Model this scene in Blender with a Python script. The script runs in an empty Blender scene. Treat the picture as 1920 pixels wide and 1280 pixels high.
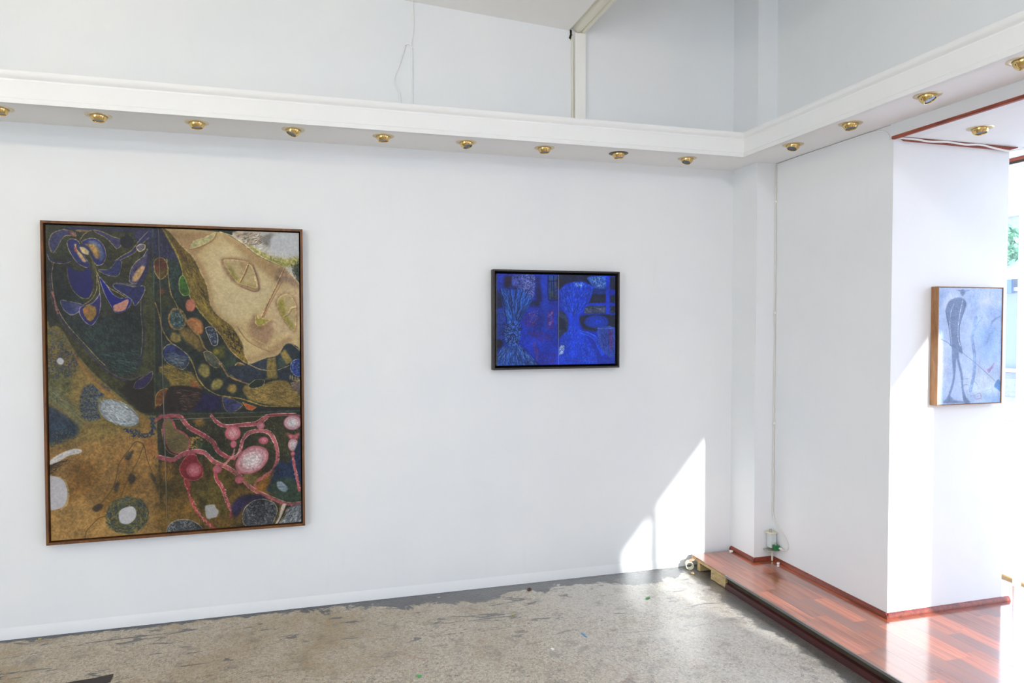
import bpy, bmesh, math, random
import numpy as np
from mathutils import Vector, Matrix

# ------------------------------------------------------------------ camera, light, exposure
SC = bpy.context.scene
COL = SC.collection
cam_d = bpy.data.cameras.new('camera'); cam = bpy.data.objects.new('camera', cam_d); COL.objects.link(cam)
cam_d.sensor_width = 36.0; cam_d.lens = 24.69; cam_d.clip_start = .02; cam_d.clip_end = 400
R_ = Vector((.960480, -.278348, -.000789)); U_ = Vector((.008432, .026262, .999620)); F_ = Vector((.278222, .960121, -.027571))
M_ = Matrix((R_, U_, -F_)).transposed().to_4x4(); M_.translation = Vector((0, -4.0795, 1.6)); cam.matrix_world = M_
SC.camera = cam

SC.view_settings.view_transform = 'Standard'; SC.view_settings.look = 'None'
SC.view_settings.gamma = 1.0; SC.view_settings.use_curve_mapping = False
SC.view_settings.exposure = 0.0
SC.cycles.max_bounces = 14; SC.cycles.diffuse_bounces = 8; SC.cycles.transparent_max_bounces = 12
SC.cycles.sample_clamp_indirect = 6.0; SC.cycles.use_denoising = True

world = bpy.data.worlds.new('sky'); SC.world = world; world.use_nodes = True
wn = world.node_tree.nodes; wl = world.node_tree.links; wn.clear()
w_out = wn.new('ShaderNodeOutputWorld'); w_bg = wn.new('ShaderNodeBackground'); w_tc = wn.new('ShaderNodeTexCoord')
w_sep = wn.new('ShaderNodeSeparateXYZ'); w_cr = wn.new('ShaderNodeValToRGB')
w_cr.color_ramp.elements[0].position = 0.0; w_cr.color_ramp.elements[0].color = (.84, .885, 1.0, 1)
w_cr.color_ramp.elements[1].position = .9; w_cr.color_ramp.elements[1].color = (.52, .67, 1.0, 1)
w_bg.inputs['Strength'].default_value = 6.2
wl.new(w_tc.outputs['Generated'], w_sep.inputs[0]); wl.new(w_sep.outputs['Z'], w_cr.inputs['Fac'])
wl.new(w_cr.outputs['Color'], w_bg.inputs['Color']); wl.new(w_bg.outputs[0], w_out.inputs[0])

sun_d = bpy.data.lights.new('sun', 'SUN'); sun = bpy.data.objects.new('sun', sun_d); COL.objects.link(sun)
sun_d.energy = 20; sun_d.color = (1.0, .98, .95); sun_d.angle = math.radians(.7)
sun.rotation_euler = Vector((-.284, 1.0, -.341)).to_track_quat('-Z', 'Y').to_euler(); sun.location = (8, -12, 6)

def area(name, loc, size, power, color, rot=(0, 0, 0), portal=False):
    d = bpy.data.lights.new(name, 'AREA'); o = bpy.data.objects.new(name, d); COL.objects.link(o)
    d.shape = 'RECTANGLE'; d.size, d.size_y = size; d.energy = power; d.color = color
    o.location = loc; o.rotation_euler = rot
    if portal: d.cycles.is_portal = True
    return o
# ceiling lamp at left; unseen middle and back lamps added as fill; window portals
lamp_d = bpy.data.lights.new('ceiling_lamp_left', 'POINT'); lamp = bpy.data.objects.new('ceiling_lamp_left', lamp_d); COL.objects.link(lamp)
lamp_d.energy = 49; lamp_d.color = (1.0, .87, .66); lamp_d.shadow_soft_size = .07; lamp.location = (-1.6, -2.6, 3.30)
lamp2_d = bpy.data.lights.new('fill_lamp_middle', 'POINT'); lamp2 = bpy.data.objects.new('fill_lamp_middle', lamp2_d); COL.objects.link(lamp2)
lamp2_d.energy = 88; lamp2_d.color = (.90, .93, 1.0); lamp2_d.shadow_soft_size = .1; lamp2.location = (1.5, -4.7, 3.30)
area('fill_lamp_back', (-.4, -6.9, 3.34), (2.4, .6), 50, (.85, .93, 1.0))
area('window_portal_a', (3.85, -1.6, 1.3), (2.4, 1.3), 0, (1, 1, 1), (0, math.radians(90), 0), True)
area('fill_window_portal', (-4.46, -5.4, 1.25), (2.1, 4.2), 0, (1, 1, 1), (0, math.radians(-90), 0), True)  # portal for the fill window added in the left wall
area('window_portal_b', (3.85, -5.45, 1.3), (2.4, 3.2), 0, (1, 1, 1), (0, math.radians(90), 0), True)

# ------------------------------------------------------------------ helpers
def curve(pts, n=6):
    """smooth path through the given points"""
    P = [Vector(p) for p in pts]; P = [2*P[0]-P[1]]+P+[2*P[-1]-P[-2]]; out = []
    for i in range(1, len(P)-2):
        a, b, c, d = P[i-1:i+3]
        for k in range(n):
            t = k/n; out.append(.5*((2*b)+(c-a)*t+(2*a-5*b+4*c-d)*t*t+(3*b-a-3*c+d)*t**3))
    return out+[P[-2]]
class MB:
    def __init__(s): s.b = bmesh.new()
    def box(s, x0, x1, y0, y1, z0, z1, mi=0):
        vs = [s.b.verts.new((x, y, z)) for x in (x0, x1) for y in (y0, y1) for z in (z0, z1)]
        for f in ((0, 1, 3, 2), (4, 6, 7, 5), (0, 4, 5, 1), (2, 3, 7, 6), (0, 2, 6, 4), (1, 5, 7, 3)):
            s.b.faces.new([vs[i] for i in f]).material_index = mi
        return s
    def prism(s, prof, axis, a, b):
        """extrude a closed 2-D profile along axis ('x': profile is (y,z); 'y': (x,z); 'z': (x,y)); a, b numbers or mitre functions"""
        def P(p, t):
            t = t(p) if callable(t) else t
            return {'x': (t, p[0], p[1]), 'y': (p[0], t, p[1]), 'z': (p[0], p[1], t)}[axis]
        A = [s.b.verts.new(P(p, a)) for p in prof]; B = [s.b.verts.new(P(p, b)) for p in prof]; n = len(prof)
        for i in range(n): s.b.faces.new((A[i], A[(i+1) % n], B[(i+1) % n], B[i]))
        s.b.faces.new(A[::-1]); s.b.faces.new(B); return s
    def tube(s, pts, r, n=8, taper=None):
        pts = [Vector(p) for p in pts]; rings = []
        up = Vector((0, 0, 1))
        for i, p in enumerate(pts):
            d = (pts[min(i+1, len(pts)-1)]-pts[max(i-1, 0)]).normalized()
            a = d.cross(up if abs(d.z) < .9 else Vector((1, 0, 0))).normalized(); c = d.cross(a).normalized()
            rr = r if taper is None else r*(1+(taper-1)*i/(len(pts)-1))
            rings.append([s.b.verts.new(p+a*rr*math.cos(2*math.pi*k/n)+c*rr*math.sin(2*math.pi*k/n)) for k in range(n)])
        for A, B in zip(rings, rings[1:]):
            for k in range(n): s.b.faces.new((A[k], A[(k+1) % n], B[(k+1) % n], B[k]))
        s.b.faces.new(rings[0][::-1]); s.b.faces.new(rings[-1]); return s
    def lathe(s, prof, n=32, mat=None):
        """revolve (r, z) pairs about z"""
        rings = []
        for r, z in prof:
            if r < 1e-6: rings.append([s.b.verts.new((0, 0, z))])
            else: rings.append([s.b.verts.new((r*math.cos(2*math.pi*k/n), r*math.sin(2*math.pi*k/n), z)) for k in range(n)])
        for A, B in zip(rings, rings[1:]):
            for k in range(n):
                q = (k+1) % n
                if len(A) == 1: s.b.faces.new((A[0], B[k], B[q]))
                elif len(B) == 1: s.b.faces.new((A[k], A[q], B[0]))
                else: s.b.faces.new((A[k], A[q], B[q], B[k]))
        return s
    def rough(s, amp, seed=0):
        r = random.Random(seed)
        for v in s.b.verts: v.co += Vector((r.uniform(-amp, amp), r.uniform(-amp, amp), r.uniform(-amp, amp)))
        return s
    def build(s, name, mat, parent=None, smooth=False, loc=None, rot=None):
        bmesh.ops.recalc_face_normals(s.b, faces=s.b.faces)
        me = bpy.data.meshes.new(name); s.b.to_mesh(me); s.b.free()
        for m in (mat if isinstance(mat, (list, tuple)) else [mat]): me.materials.append(m)
        if smooth:
            me.polygons.foreach_set('use_smooth', [True]*len(me.polygons))
            me.set_sharp_from_angle(angle=math.radians(40))
        o = bpy.data.objects.new(name, me); COL.objects.link(o)
        if parent: o.parent = parent
        if loc: o.location = loc
        if rot: o.rotation_euler = rot
        return o
def bevel(o, w=.002, n=2):
    m = o.modifiers.new('edge', 'BEVEL'); m.width = w; m.segments = n; m.limit_method = 'ANGLE'; return o
def struct(o): o['kind'] = 'structure'; return o
def thing(o, label, cat, group=None):
    o['label'] = label; o['category'] = cat
    if group: o['group'] = group
    return o
def empty(name, loc=(0, 0, 0)):
    o = bpy.data.objects.new(name, None); o.empty_display_size = .1; COL.objects.link(o); o.location = loc; return o

def attach(o, root, p=None):
    """child of root (an Empty at the thing's base) or, as a sub-part, of p (built in room coordinates)"""
    o.parent = p or root
    if not p: o.matrix_parent_inverse = Matrix.Translation(root.location).inverted()
    return o

# ------------------------------------------------------------------ materials
def srgb(h):
    c = [int(h[i:i+2], 16)/255 for i in (0, 2, 4)]
    return tuple(x/12.92 if x <= .04045 else ((x+.055)/1.055)**2.4 for x in c)+(1,)
class Mat:
    def __init__(s, name, color='cccccc', rough=.6, metal=0., spec=.5, coat=0.):
        s.m = bpy.data.materials.new(name); s.m.use_nodes = True; s.t = s.m.node_tree; s.n = s.t.nodes; s.l = s.t.links
        s.p = s.n['Principled BSDF']; s.p.inputs['Base Color'].default_value = srgb(color) if isinstance(color, str) else color
        s.p.inputs['Roughness'].default_value = rough; s.p.inputs['Metallic'].default_value = metal
        s.p.inputs['Specular IOR Level'].default_value = spec; s.p.inputs['Coat Weight'].default_value = coat
        s._co = None
    def node(s, t, **k):
        n = s.n.new(t)
        for a, v in k.items():
            if a in n.inputs: n.inputs[a].default_value = v
            else: setattr(n, a, v)
        return n
    def co(s, scale=(1, 1, 1), rot=(0, 0, 0), kind='Object'):
        tc = s.node('ShaderNodeTexCoord'); mp = s.node('ShaderNodeMapping'); mp.inputs['Scale'].default_value = scale; mp.inputs['Rotation'].default_value = rot
        s.l.new(tc.outputs[kind], mp.inputs['Vector']); return mp.outputs[0]
    def wco(s, scale=(1, 1, 1)):
        g = s.node('ShaderNodeNewGeometry'); mp = s.node('ShaderNodeMapping'); mp.inputs['Scale'].default_value = scale
        s.l.new(g.outputs['Position'], mp.inputs['Vector']); return mp.outputs[0]
    def noise(s, vec, scale, detail=4, rough=.55, dist=0.):
        n = s.node('ShaderNodeTexNoise'); n.inputs['Scale'].default_value = scale; n.inputs['Detail'].default_value = detail
        n.inputs['Roughness'].default_value = rough; n.inputs['Distortion'].default_value = dist; s.l.new(vec, n.inputs['Vector']); return n.outputs['Fac']
    def ramp(s, f, stops):
        r = s.node('ShaderNodeValToRGB'); e = r.color_ramp.elements
        while len(e) < len(stops): e.new(.5)
        for i, (p, c) in enumerate(stops): e[i].position = p; e[i].color = srgb(c) if isinstance(c, str) else (c, c, c, 1)
        s.l.new(f, r.inputs['Fac']); return r.outputs['Color']
    def mix(s, f, a, b, mode='MIX'):
        m = s.node('ShaderNodeMix', data_type='RGBA', blend_type=mode)
        for v, i in ((f, 0), (a, 6), (b, 7)):
            if hasattr(v, 'is_linked') or isinstance(v, bpy.types.NodeSocket): s.l.new(v, m.inputs[i])
            elif isinstance(v, str): m.inputs[i].default_value = srgb(v)
            else: m.inputs[i].default_value = v
        return m.outputs[2]
    def math(s, op, a, b=0., clamp=False):
        m = s.node('ShaderNodeMath', operation=op, use_clamp=clamp)
        for v, i in ((a, 0), (b, 1)):
            if isinstance(v, bpy.types.NodeSocket): s.l.new(v, m.inputs[i])
            else: m.inputs[i].default_value = v
        return m.outputs[0]
    def color(s, c): s.l.new(c, s.p.inputs['Base Color'])
    def roughness(s, c): s.l.new(c, s.p.inputs['Roughness'])
    def bump(s, h, strength=.3, dist=.002, prev=None):
        b = s.node('ShaderNodeBump'); b.inputs['Strength'].default_value = strength; b.inputs['Distance'].default_value = dist
        s.l.new(h, b.inputs['Height'])
        if prev: s.l.new(prev, b.inputs['Normal'])
        s.l.new(b.outputs[0], s.p.inputs['Normal']); return b.outputs[0]

def wall_mat(name, base, woven=True, scuff=True):
    m = Mat(name, base, .75, spec=.25); v = m.wco()
    big = m.noise(v, 1.3, 5, .6); c = m.mix(m.ramp(big, [(.35, 0.), (.7, 1.)]), base, 'e9ebec')
    if scuff:
        s1 = m.ramp(m.noise(v, 7, 6, .7, .6), [(.70, 0.), (.76, 1.)]); c = m.mix(m.math('MULTIPLY', s1, .12), c, 'b9b4aa')
        s2 = m.ramp(m.noise(m.wco((6, 6, .8)), 3, 4, .6), [(.62, 0.), (.75, 1.)]); c = m.mix(m.math('MULTIPLY', s2, .10), c, 'd8d6cc')
    m.color(c)
    b = m.bump(m.noise(m.wco((30, 30, 300)), 1.0, 2, .5), .10, .0012)
    b = m.bump(m.noise(m.wco((260, 260, 30)), 1.0, 2, .5), .06, .0012, b)
    m.bump(m.noise(v, 5, 4, .6), .25, .006, b)
    return m.m
M_WALL = wall_mat('white_painted_wall', 'e3e7ea')
M_WALL2 = wall_mat('white_painted_bulkhead', 'eeefee', scuff=False)
M_CEIL = Mat('ceiling_paint', 'f0f0ee', .85, spec=.2).m
M_TRIMW = Mat('gloss_white_trim', 'eeeeea', .32, spec=.5).m
M_CREAM = Mat('cream_gloss_trim', 'dddccc', .35).m
M_DARK = Mat('dark_gap', '1a1410', .9).m

def floor_mat():
    m = Mat('worn_aggregate_floor', '9c9588', .5, spec=.5, coat=1.); m.p.inputs['Coat Roughness'].default_value = .27; m.p.inputs['Coat IOR'].default_value = 1.95; v = m.wco(); g = m.node('ShaderNodeNewGeometry'); sp = m.node('ShaderNodeSeparateXYZ'); m.l.new(g.outputs['Position'], sp.inputs[0])
    vor = m.node('ShaderNodeTexVoronoi'); vor.inputs['Scale'].default_value = 95; m.l.new(v, vor.inputs['Vector'])
    sep = m.node('ShaderNodeSeparateColor'); m.l.new(vor.outputs['Color'], sep.inputs[0])
    st = m.ramp(sep.outputs[0], [(0, '544e44'), (.16, 'a09684'), (.5, 'bcb19f'), (.8, 'd8cfbf'), (1, '9c7860')])
    v2 = m.node('ShaderNodeTexVoronoi'); v2.inputs['Scale'].default_value = 240; m.l.new(v, v2.inputs['Vector'])
    s2 = m.node('ShaderNodeSeparateColor'); m.l.new(v2.outputs['Color'], s2.inputs[0])
    fine = m.ramp(s2.outputs[1], [(0, '322e28'), (.3, 'a39985'), (.75, 'd0c8b6'), (1, 'e6e0d3')])
    c = m.mix(.42, st, fine)
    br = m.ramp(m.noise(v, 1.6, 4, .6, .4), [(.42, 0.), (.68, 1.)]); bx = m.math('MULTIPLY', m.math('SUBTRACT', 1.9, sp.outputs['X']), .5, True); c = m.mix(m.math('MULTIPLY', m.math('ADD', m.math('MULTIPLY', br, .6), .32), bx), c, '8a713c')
    du = m.ramp(m.noise(v, 1.9, 6, .7, .5), [(.36, 0.), (.62, 1.)]); sun_side = m.math('MULTIPLY', m.math('SUBTRACT', sp.outputs['X'], 1.05), 1.3, True); c = m.mix(m.math('MULTIPLY', m.math('MULTIPLY', du, .5), sun_side), c, 'e2e0dc')  # pale mottling towards the window: sunlit brightening painted into the floor colour
    rust = m.ramp(m.noise(v, 3.1, 5, .65, 1.), [(.62, 0.), (.70, 1.)]); c = m.mix(m.math('MULTIPLY', rust, .35), c, '8c5c3c')
    grime = m.ramp(m.noise(v, 9, 6, .7), [(.54, 0.), (.64, 1.)]); c = m.mix(m.math('MULTIPLY', grime, .4), c, '44423e')
    cw = m.math('MULTIPLY', m.math('ADD', sp.outputs['X'], .2), .6, True); m.l.new(m.math('ADD', .25, m.math('MULTIPLY', cw, .75)), m.p.inputs['Coat Weight'])
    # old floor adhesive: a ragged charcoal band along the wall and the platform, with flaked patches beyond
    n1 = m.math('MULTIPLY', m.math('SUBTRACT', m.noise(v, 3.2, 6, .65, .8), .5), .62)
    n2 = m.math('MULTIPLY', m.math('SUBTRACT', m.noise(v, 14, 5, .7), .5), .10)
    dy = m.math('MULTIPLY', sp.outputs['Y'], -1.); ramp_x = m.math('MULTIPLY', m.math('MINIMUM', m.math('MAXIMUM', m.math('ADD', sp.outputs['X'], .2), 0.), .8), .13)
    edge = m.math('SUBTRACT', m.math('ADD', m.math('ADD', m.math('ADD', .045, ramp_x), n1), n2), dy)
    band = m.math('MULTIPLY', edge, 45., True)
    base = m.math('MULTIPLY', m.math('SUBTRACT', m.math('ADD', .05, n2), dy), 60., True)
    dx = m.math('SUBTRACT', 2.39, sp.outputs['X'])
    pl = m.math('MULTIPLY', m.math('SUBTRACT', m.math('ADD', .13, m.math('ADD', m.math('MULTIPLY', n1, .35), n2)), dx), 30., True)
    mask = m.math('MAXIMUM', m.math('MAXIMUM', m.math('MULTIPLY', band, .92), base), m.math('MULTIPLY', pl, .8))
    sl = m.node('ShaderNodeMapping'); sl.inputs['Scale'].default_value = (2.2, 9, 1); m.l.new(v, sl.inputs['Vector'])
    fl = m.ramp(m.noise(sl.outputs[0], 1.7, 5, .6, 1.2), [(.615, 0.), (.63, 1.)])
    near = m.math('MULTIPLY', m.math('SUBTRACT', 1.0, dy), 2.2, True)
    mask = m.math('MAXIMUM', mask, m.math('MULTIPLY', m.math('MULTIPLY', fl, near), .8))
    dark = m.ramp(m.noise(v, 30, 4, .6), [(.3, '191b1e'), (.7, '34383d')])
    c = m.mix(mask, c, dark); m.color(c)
    m.roughness(m.ramp(m.noise(v, 2.4, 5, .6), [(.3, .30), (.7, .55)]))
    b = m.bump(vor.outputs['Distance'], .7, .004)
    m.bump(m.noise(v, 60, 4, .6), .35, .002, b)
    cb = m.node('ShaderNodeBump'); cb.inputs['Strength'].default_value = .12; cb.inputs['Distance'].default_value = .001; m.l.new(m.noise(v, 40, 4, .6), cb.inputs['Height']); m.l.new(cb.outputs[0], m.p.inputs['Coat Normal'])
    return m.m
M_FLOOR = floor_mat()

def wood_mat(name, dark, light, rough=.35, scale=(60, 3, 60), per_object=0., coat=0., kind='Object'):
    m = Mat(name, light, rough, coat=coat); v = m.co(scale, kind=kind)
    oi = m.node('ShaderNodeObjectInfo'); add = m.node('ShaderNodeVectorMath', operation='ADD'); sc = m.node('ShaderNodeVectorMath', operation='SCALE')
    cmb = m.node('ShaderNodeCombineXYZ')
    for i in range(3): m.l.new(oi.outputs['Random'], cmb.inputs[i])
    m.l.new(cmb.outputs[0], sc.inputs[0]); sc.inputs['Scale'].default_value = 40.
    m.l.new(v, add.inputs[0]); m.l.new(sc.outputs[0], add.inputs[1])
    f = m.noise(add.outputs[0], 1., 5, .6, .7); c = m.ramp(f, [(.3, dark), (.7, light)])
    if per_object:
        hs = m.node('ShaderNodeHueSaturation'); m.l.new(c, hs.inputs['Color'])
        rmp = m.node('ShaderNodeMapRange'); rmp.inputs['To Min'].default_value = 1-per_object; rmp.inputs['To Max'].default_value = 1+per_object
        m.l.new(oi.outputs['Random'], rmp.inputs['Value']); m.l.new(rmp.outputs[0], hs.inputs['Value']); c = hs.outputs[0]
    m.color(c); m.bump(f, .08, .001); return m.m
M_LAM = wood_mat('red_brown_laminate', '883a1e', 'c46c40', .3, (55, 2.2, 55), .40, 1.0)
_t = M_LAM.node_tree; _p = _t.nodes['Principled BSDF']; _src = _p.inputs['Base Color'].links[0].from_socket
_oi = _t.nodes.new('ShaderNodeObjectInfo'); _ml = _t.nodes.new('ShaderNodeMath'); _ml.operation = 'MULTIPLY'; _ml.inputs[1].default_value = 7.31
_fr = _t.nodes.new('ShaderNodeMath'); _fr.operation = 'FRACT'; _rg = _t.nodes.new('ShaderNodeMapRange'); _rg.inputs[1].default_value = .55; _rg.inputs[2].default_value = .95; _rg.inputs[4].default_value = .75
_mx = _t.nodes.new('ShaderNodeMix'); _mx.data_type = 'RGBA'; _mx.inputs[7].default_value = srgb('744a3e')
_t.links.new(_oi.outputs['Random'], _ml.inputs[0]); _t.links.new(_ml.outputs[0], _fr.inputs[0]); _t.links.new(_fr.outputs[0], _rg.inputs[0]); _t.links.new(_rg.outputs[0], _mx.inputs[0])
_t.links.new(_src, _mx.inputs[6]); _t.links.new(_mx.outputs[2], _p.inputs['Base Color'])
_p = M_LAM.node_tree.nodes['Principled BSDF']; _p.inputs['Coat IOR'].default_value = 2.3; _p.inputs['Coat Roughness'].default_value = .11
M_CHIP = wood_mat('raw_chipboard', '9c8458', 'ccb484', .8, (70, 20, 70))
M_CHIPD = wood_mat('dirty_chipboard_edge', '2c261c', '4a4030', .85, (50, 8, 80))
M_SKIRT = wood_mat('mahogany_skirting', '5c2014', '90402a', .38, (60, 4, 60))
M_SKIRTD = wood_mat('dark_red_skirting', '28080a', '4a1410', .5, (60, 4, 60))
M_TRIMR = wood_mat('red_brown_timber_trim', '6c2c1c', 'a4523a', .6, (60, 6, 60))
M_NOSE = Mat('grey_metal_nosing', '8c8a88', .35, .7).m
M_OAK = wood_mat('walnut_picture_frame', '4a2c12', '7c4e24', .5, (40, 40, 9))
M_BLK = wood_mat('dark_stained_picture_frame', '1c1715', '332a27', .5, (40, 40, 9))
M_LOAK = wood_mat('oak_picture_frame', '7c5430', 'a87a50', .5, (60, 60, 8))
M_GAP = Mat('shadow_gap_black', '0c0a09', .9, spec=.1).m
M_BRASS = Mat('polished_brass', (.70, .50, .20, 1), .14, 1.0).m
M_RING = Mat('brass_trim_ring', (.60, .49, .31, 1), .3, .9).m
M_LENS = Mat('lamp_glass', '4c5868', .08, .4, .9).m
M_CABLE = Mat('old_white_cable', 'dedcd4', .5).m
M_WHITE = Mat('white_plastic', 'e8e8e4', .35).m
M_PCREAM = Mat('yellowed_plastic', 'dcd8c2', .4).m
M_GREEN = Mat('green_plastic', '0c6a34', .35).m
M_GREY = Mat('grey_plastic', 'a8a49a', .5).m
M_LINEN = wall_mat('canvas_side', 'cfc8b8', scuff=False)

def frosted():
    m = Mat('clear_plastic_box', 'e4ecec', .12); m.p.inputs['Alpha'].default_value = .8; return m.m
M_CLEAR = frosted()

def glass_mat():
    m = Mat('dusty_window_glass'); n, l = m.n, m.l; n.remove(m.p)
    out = n['Material Output']; tr = n.new('ShaderNodeBsdfTransparent'); tr.inputs[0].default_value = (.97, .985, .99, 1)
    gl = n.new('ShaderNodeBsdfGlossy'); gl.inputs['Roughness'].default_value = .02
    du = n.new('ShaderNodeBsdfTranslucent'); du.inputs[0].default_value = (.80, .88, 1.0, 1)
    fr = n.new('ShaderNodeFresnel'); fr.inputs[0].default_value = 1.45; m1 = n.new('ShaderNodeMixShader'); m2 = n.new('ShaderNodeMixShader')
    st = m.math('ADD', m.math('MULTIPLY', m.ramp(m.noise(m.wco((40, 60, 1.2)), 1., 4, .6), [(.4, 0.), (.7, 1.)]), .03), .015)
    l.new(st, m1.inputs[0]); l.new(tr.outputs[0], m1.inputs[1]); l.new(du.outputs[0], m1.inputs[2])
    fm = m.math('MULTIPLY', fr.outputs[0], .6); l.new(fm, m2.inputs[0]); l.new(m1.outputs[0], m2.inputs[1]); l.new(gl.outputs[0], m2.inputs[2])
    l.new(m2.outputs[0], out.inputs[0]); return m.m
M_GLASS = glass_mat()

# ------------------------------------------------------------------ geometry of the room (metres; main wall is Y=0, X along it, Z up)
HS, HT, W1 = 2.598, 2.746, .354         # light shelf: underside, top, depth
XR, XP, XW = 2.539, 2.7045, 2.844       # fascia on the right, small pier, right wall
YP, YC, XC = -.261, -1.187, 3.609       # front of small pier, front of wall end, its outer corner
PZ, XPL, HH = .079, 2.391, 2.531        # platform top, platform edge, alcove head
XG, YB, XL = 3.9, -8.0, -4.5            # shop-window plane, back wall, left wall
HTOP = 4.1

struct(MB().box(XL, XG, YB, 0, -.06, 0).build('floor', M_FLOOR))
struct(MB().box(XL-.15, XW, 0, .15, -.06, HTOP).build('wall_main', M_WALL))
struct(MB().box(XL-.15, XL, -3.3, 0, -.06, HTOP).box(XL-.15, XL, YB, -7.5, -.06, HTOP).box(XL-.15, XL, -7.5, -3.3, 2.3, HTOP).box(XL-.15, XL, -7.5, -3.3, -.06, .2).build('wall_left', M_WALL))
w2 = struct(MB().box(XL-.11, XL-.05, -7.5, -7.44, .2, 2.3).box(XL-.11, XL-.05, -3.36, -3.3, .2, 2.3).box(XL-.11, XL-.05, -5.43, -5.37, .2, 2.3).box(XL-.11, XL-.05, -7.44, -3.36, 2.24, 2.3).box(XL-.11, XL-.05, -7.44, -3.36, .2, .26).build('window_added_fill', M_TRIMW))  # unseen window added in the left wall to brighten the right-hand walls
struct(MB().box(XL-14, XL-.15, -16, 4, -.2, -.06).build('ground_rear', M_CREAM))
struct(MB().box(XL-.15, XG, YB-.15, YB, -.06, HTOP).build('wall_back', M_WALL))
# right-hand wall: solid end beside the alcove, header over the alcove
struct(MB().box(XW, XC, YC, .15, -.06, HTOP).build('wall_right', M_WALL))
struct(MB().box(XP, XW, YP, 0, PZ, HTOP).build('wall_pier', M_WALL))
struct(MB().box(XW, XW+.12, YB, YC, HH, HTOP).build('wall_header', M_WALL))
struct(MB().box(XW+.12, XG-.03, YB, YC, HH, HH+.12).box(XC, XG-.03, YC, 1.2, HH, HH+.12).build('ceiling_alcove', M_WALL2))
# left ceiling slopes gently down to a moulded edge; the part by the shop front is higher
zc = lambda x: 3.470-.0565*x
struct(MB().prism([(XL-.15, zc(XL-.15)), (1.545, zc(1.545)), (1.545, 4.3), (XL-.15, 4.3)], 'y', YB, .0).build('ceiling', M_CEIL))
struct(MB().box(1.545, XW+.12, YB, 0, HTOP, HTOP+.12).build('ceiling_high', M_CEIL))
# moulded cornice under the ceiling edge, and the board on the wall beneath it
prof = [(1.528, 3.402), (1.536, 3.392), (1.552, 3.389), (1.566, 3.396), (1.578, 3.388), (1.596, 3.372), (1.612, 3.371), (1.618, 3.378), (1.630, 3.366), (1.640, 3.366), (1.646, 3.376), (1.646, 3.50), (1.528, 3.50)]
struct(MB().prism(prof, 'y', YB, -.006).build('trim_1', M_CREAM, smooth=True))
post = struct(MB().box(1.580, 1.648, -.022, 0, 2.70, 3.366).build('trim_2', M_TRIMW))
MB().tube([(1.571, -.006, 2.70), (1.569, -.006, 3.0), (1.566, -.006, 3.35)], .006, 8).build('conduit', M_PCREAM, post, True)
MB().prism([(1.545, 3.335), (1.556, 3.330), (1.562, 3.352), (1.563, 3.384), (1.552, 3.386), (1.553, 3.360)], 'y', -.007, -.001).build('hole', M_DARK, post)
MB().box(1.5655, 1.5680, -.005, .0, 2.745, 3.36).build('paint_gap', Mat('brown_paint_gap', '8c7c5c', .8).m, post)

# light shelf with its moulded fascia, mitred at the corner
def fascia(off):   # outward offset from the wall plane, height
    return [(W1-.016, HS), (W1, HS), (W1, HS+.006), (W1-.003, HS+.010), (W1-.003, HS+.022), (W1-.009, HS+.028), (W1-.009, HS+.104),
            (W1-.015, HS+.108), (W1-.015, HS+.112), (W1-.005, HS+.120), (W1, HS+.126), (W1+.002, HS+.138), (W1, HT), (W1-.03, HT), (W1-.03, HS+.012)]
pf = [(-a, z) for a, z in fascia(0)]
struct(MB().prism(pf, 'x', XL, lambda p: XR+(W1+p[0])).build('trim_3', M_WALL2, smooth=True))
pr = [(XR+W1-a, z) for a, z in fascia(0)]
struct(MB().prism(pr, 'y', YB, lambda p: -W1+(XR-p[0])*-1).build('trim_4', M_WALL2, smooth=True))
struct(MB().box(XL, XW, -W1+.014, 0, HS, HT-.02).box(XR+.014, XW, YB, -W1+.014, HS, HT-.02).build('ceiling_shelf', M_WALL2))
MBs = MB()
cove = [(0, 0), (-.010, 0), (-.009, .012), (-.006, .034), (-.002, .050), (0, .058)]
struct(MBs.prism(cove, 'x', XL, 2.36).build('baseboard_main', M_WALL, smooth=True))

# mahogany skirting around the pier, right wall and wall end
def skirt(name, axis, at, a, b, out, m=M_SKIRT, h=.026, z=PZ):
    q = [(0, z), (.015*out, z), (.015*out, z+.006), (.012*out, z+h*.6), (.006*out, z+h*.9), (0, z+h)]
    return struct(MB().prism([(at+p, zz) for p, zz in q], axis, a, b).build(name, m, smooth=True))
skirt('baseboard_pier_left', 'y', XP, YP-.014, -.012, -1)
skirt('baseboard_pier_front', 'x', YP, XP-.014, XW, -1)
skirt('baseboard_right', 'y', XW, YC-.014, YP-.015, -1)
skirt('baseboard_wall_end', 'x', YC, XW-.014, XC+.05, -1)

# red-brown timber trim at the alcove head
struct(bevel(MB().box(XW-.012, XW+.010, YB, YC+.004, HH-.012, HH+.004).build('trim_5', M_TRIMR), .003))
struct(bevel(MB().rough(0).prism([(XW+.03, HH-.001), (XW+.06, HH-.017), (XC-.02, HH-.020), (XC+.04, HH-.004), (XC+.04, HH+.0), (XW+.03, HH+.0)], 'y', YC-.016, YC-.0005).build('trim_6', M_TRIMR), .002))
# thin dark plaster joints
struct(MB().box(XW-.0015, XW+.001, YC+.02, YP, HS-.002, HS+.001).build('trim_7', Mat('plaster_crack', 'a8a298', .9).m))

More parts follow.
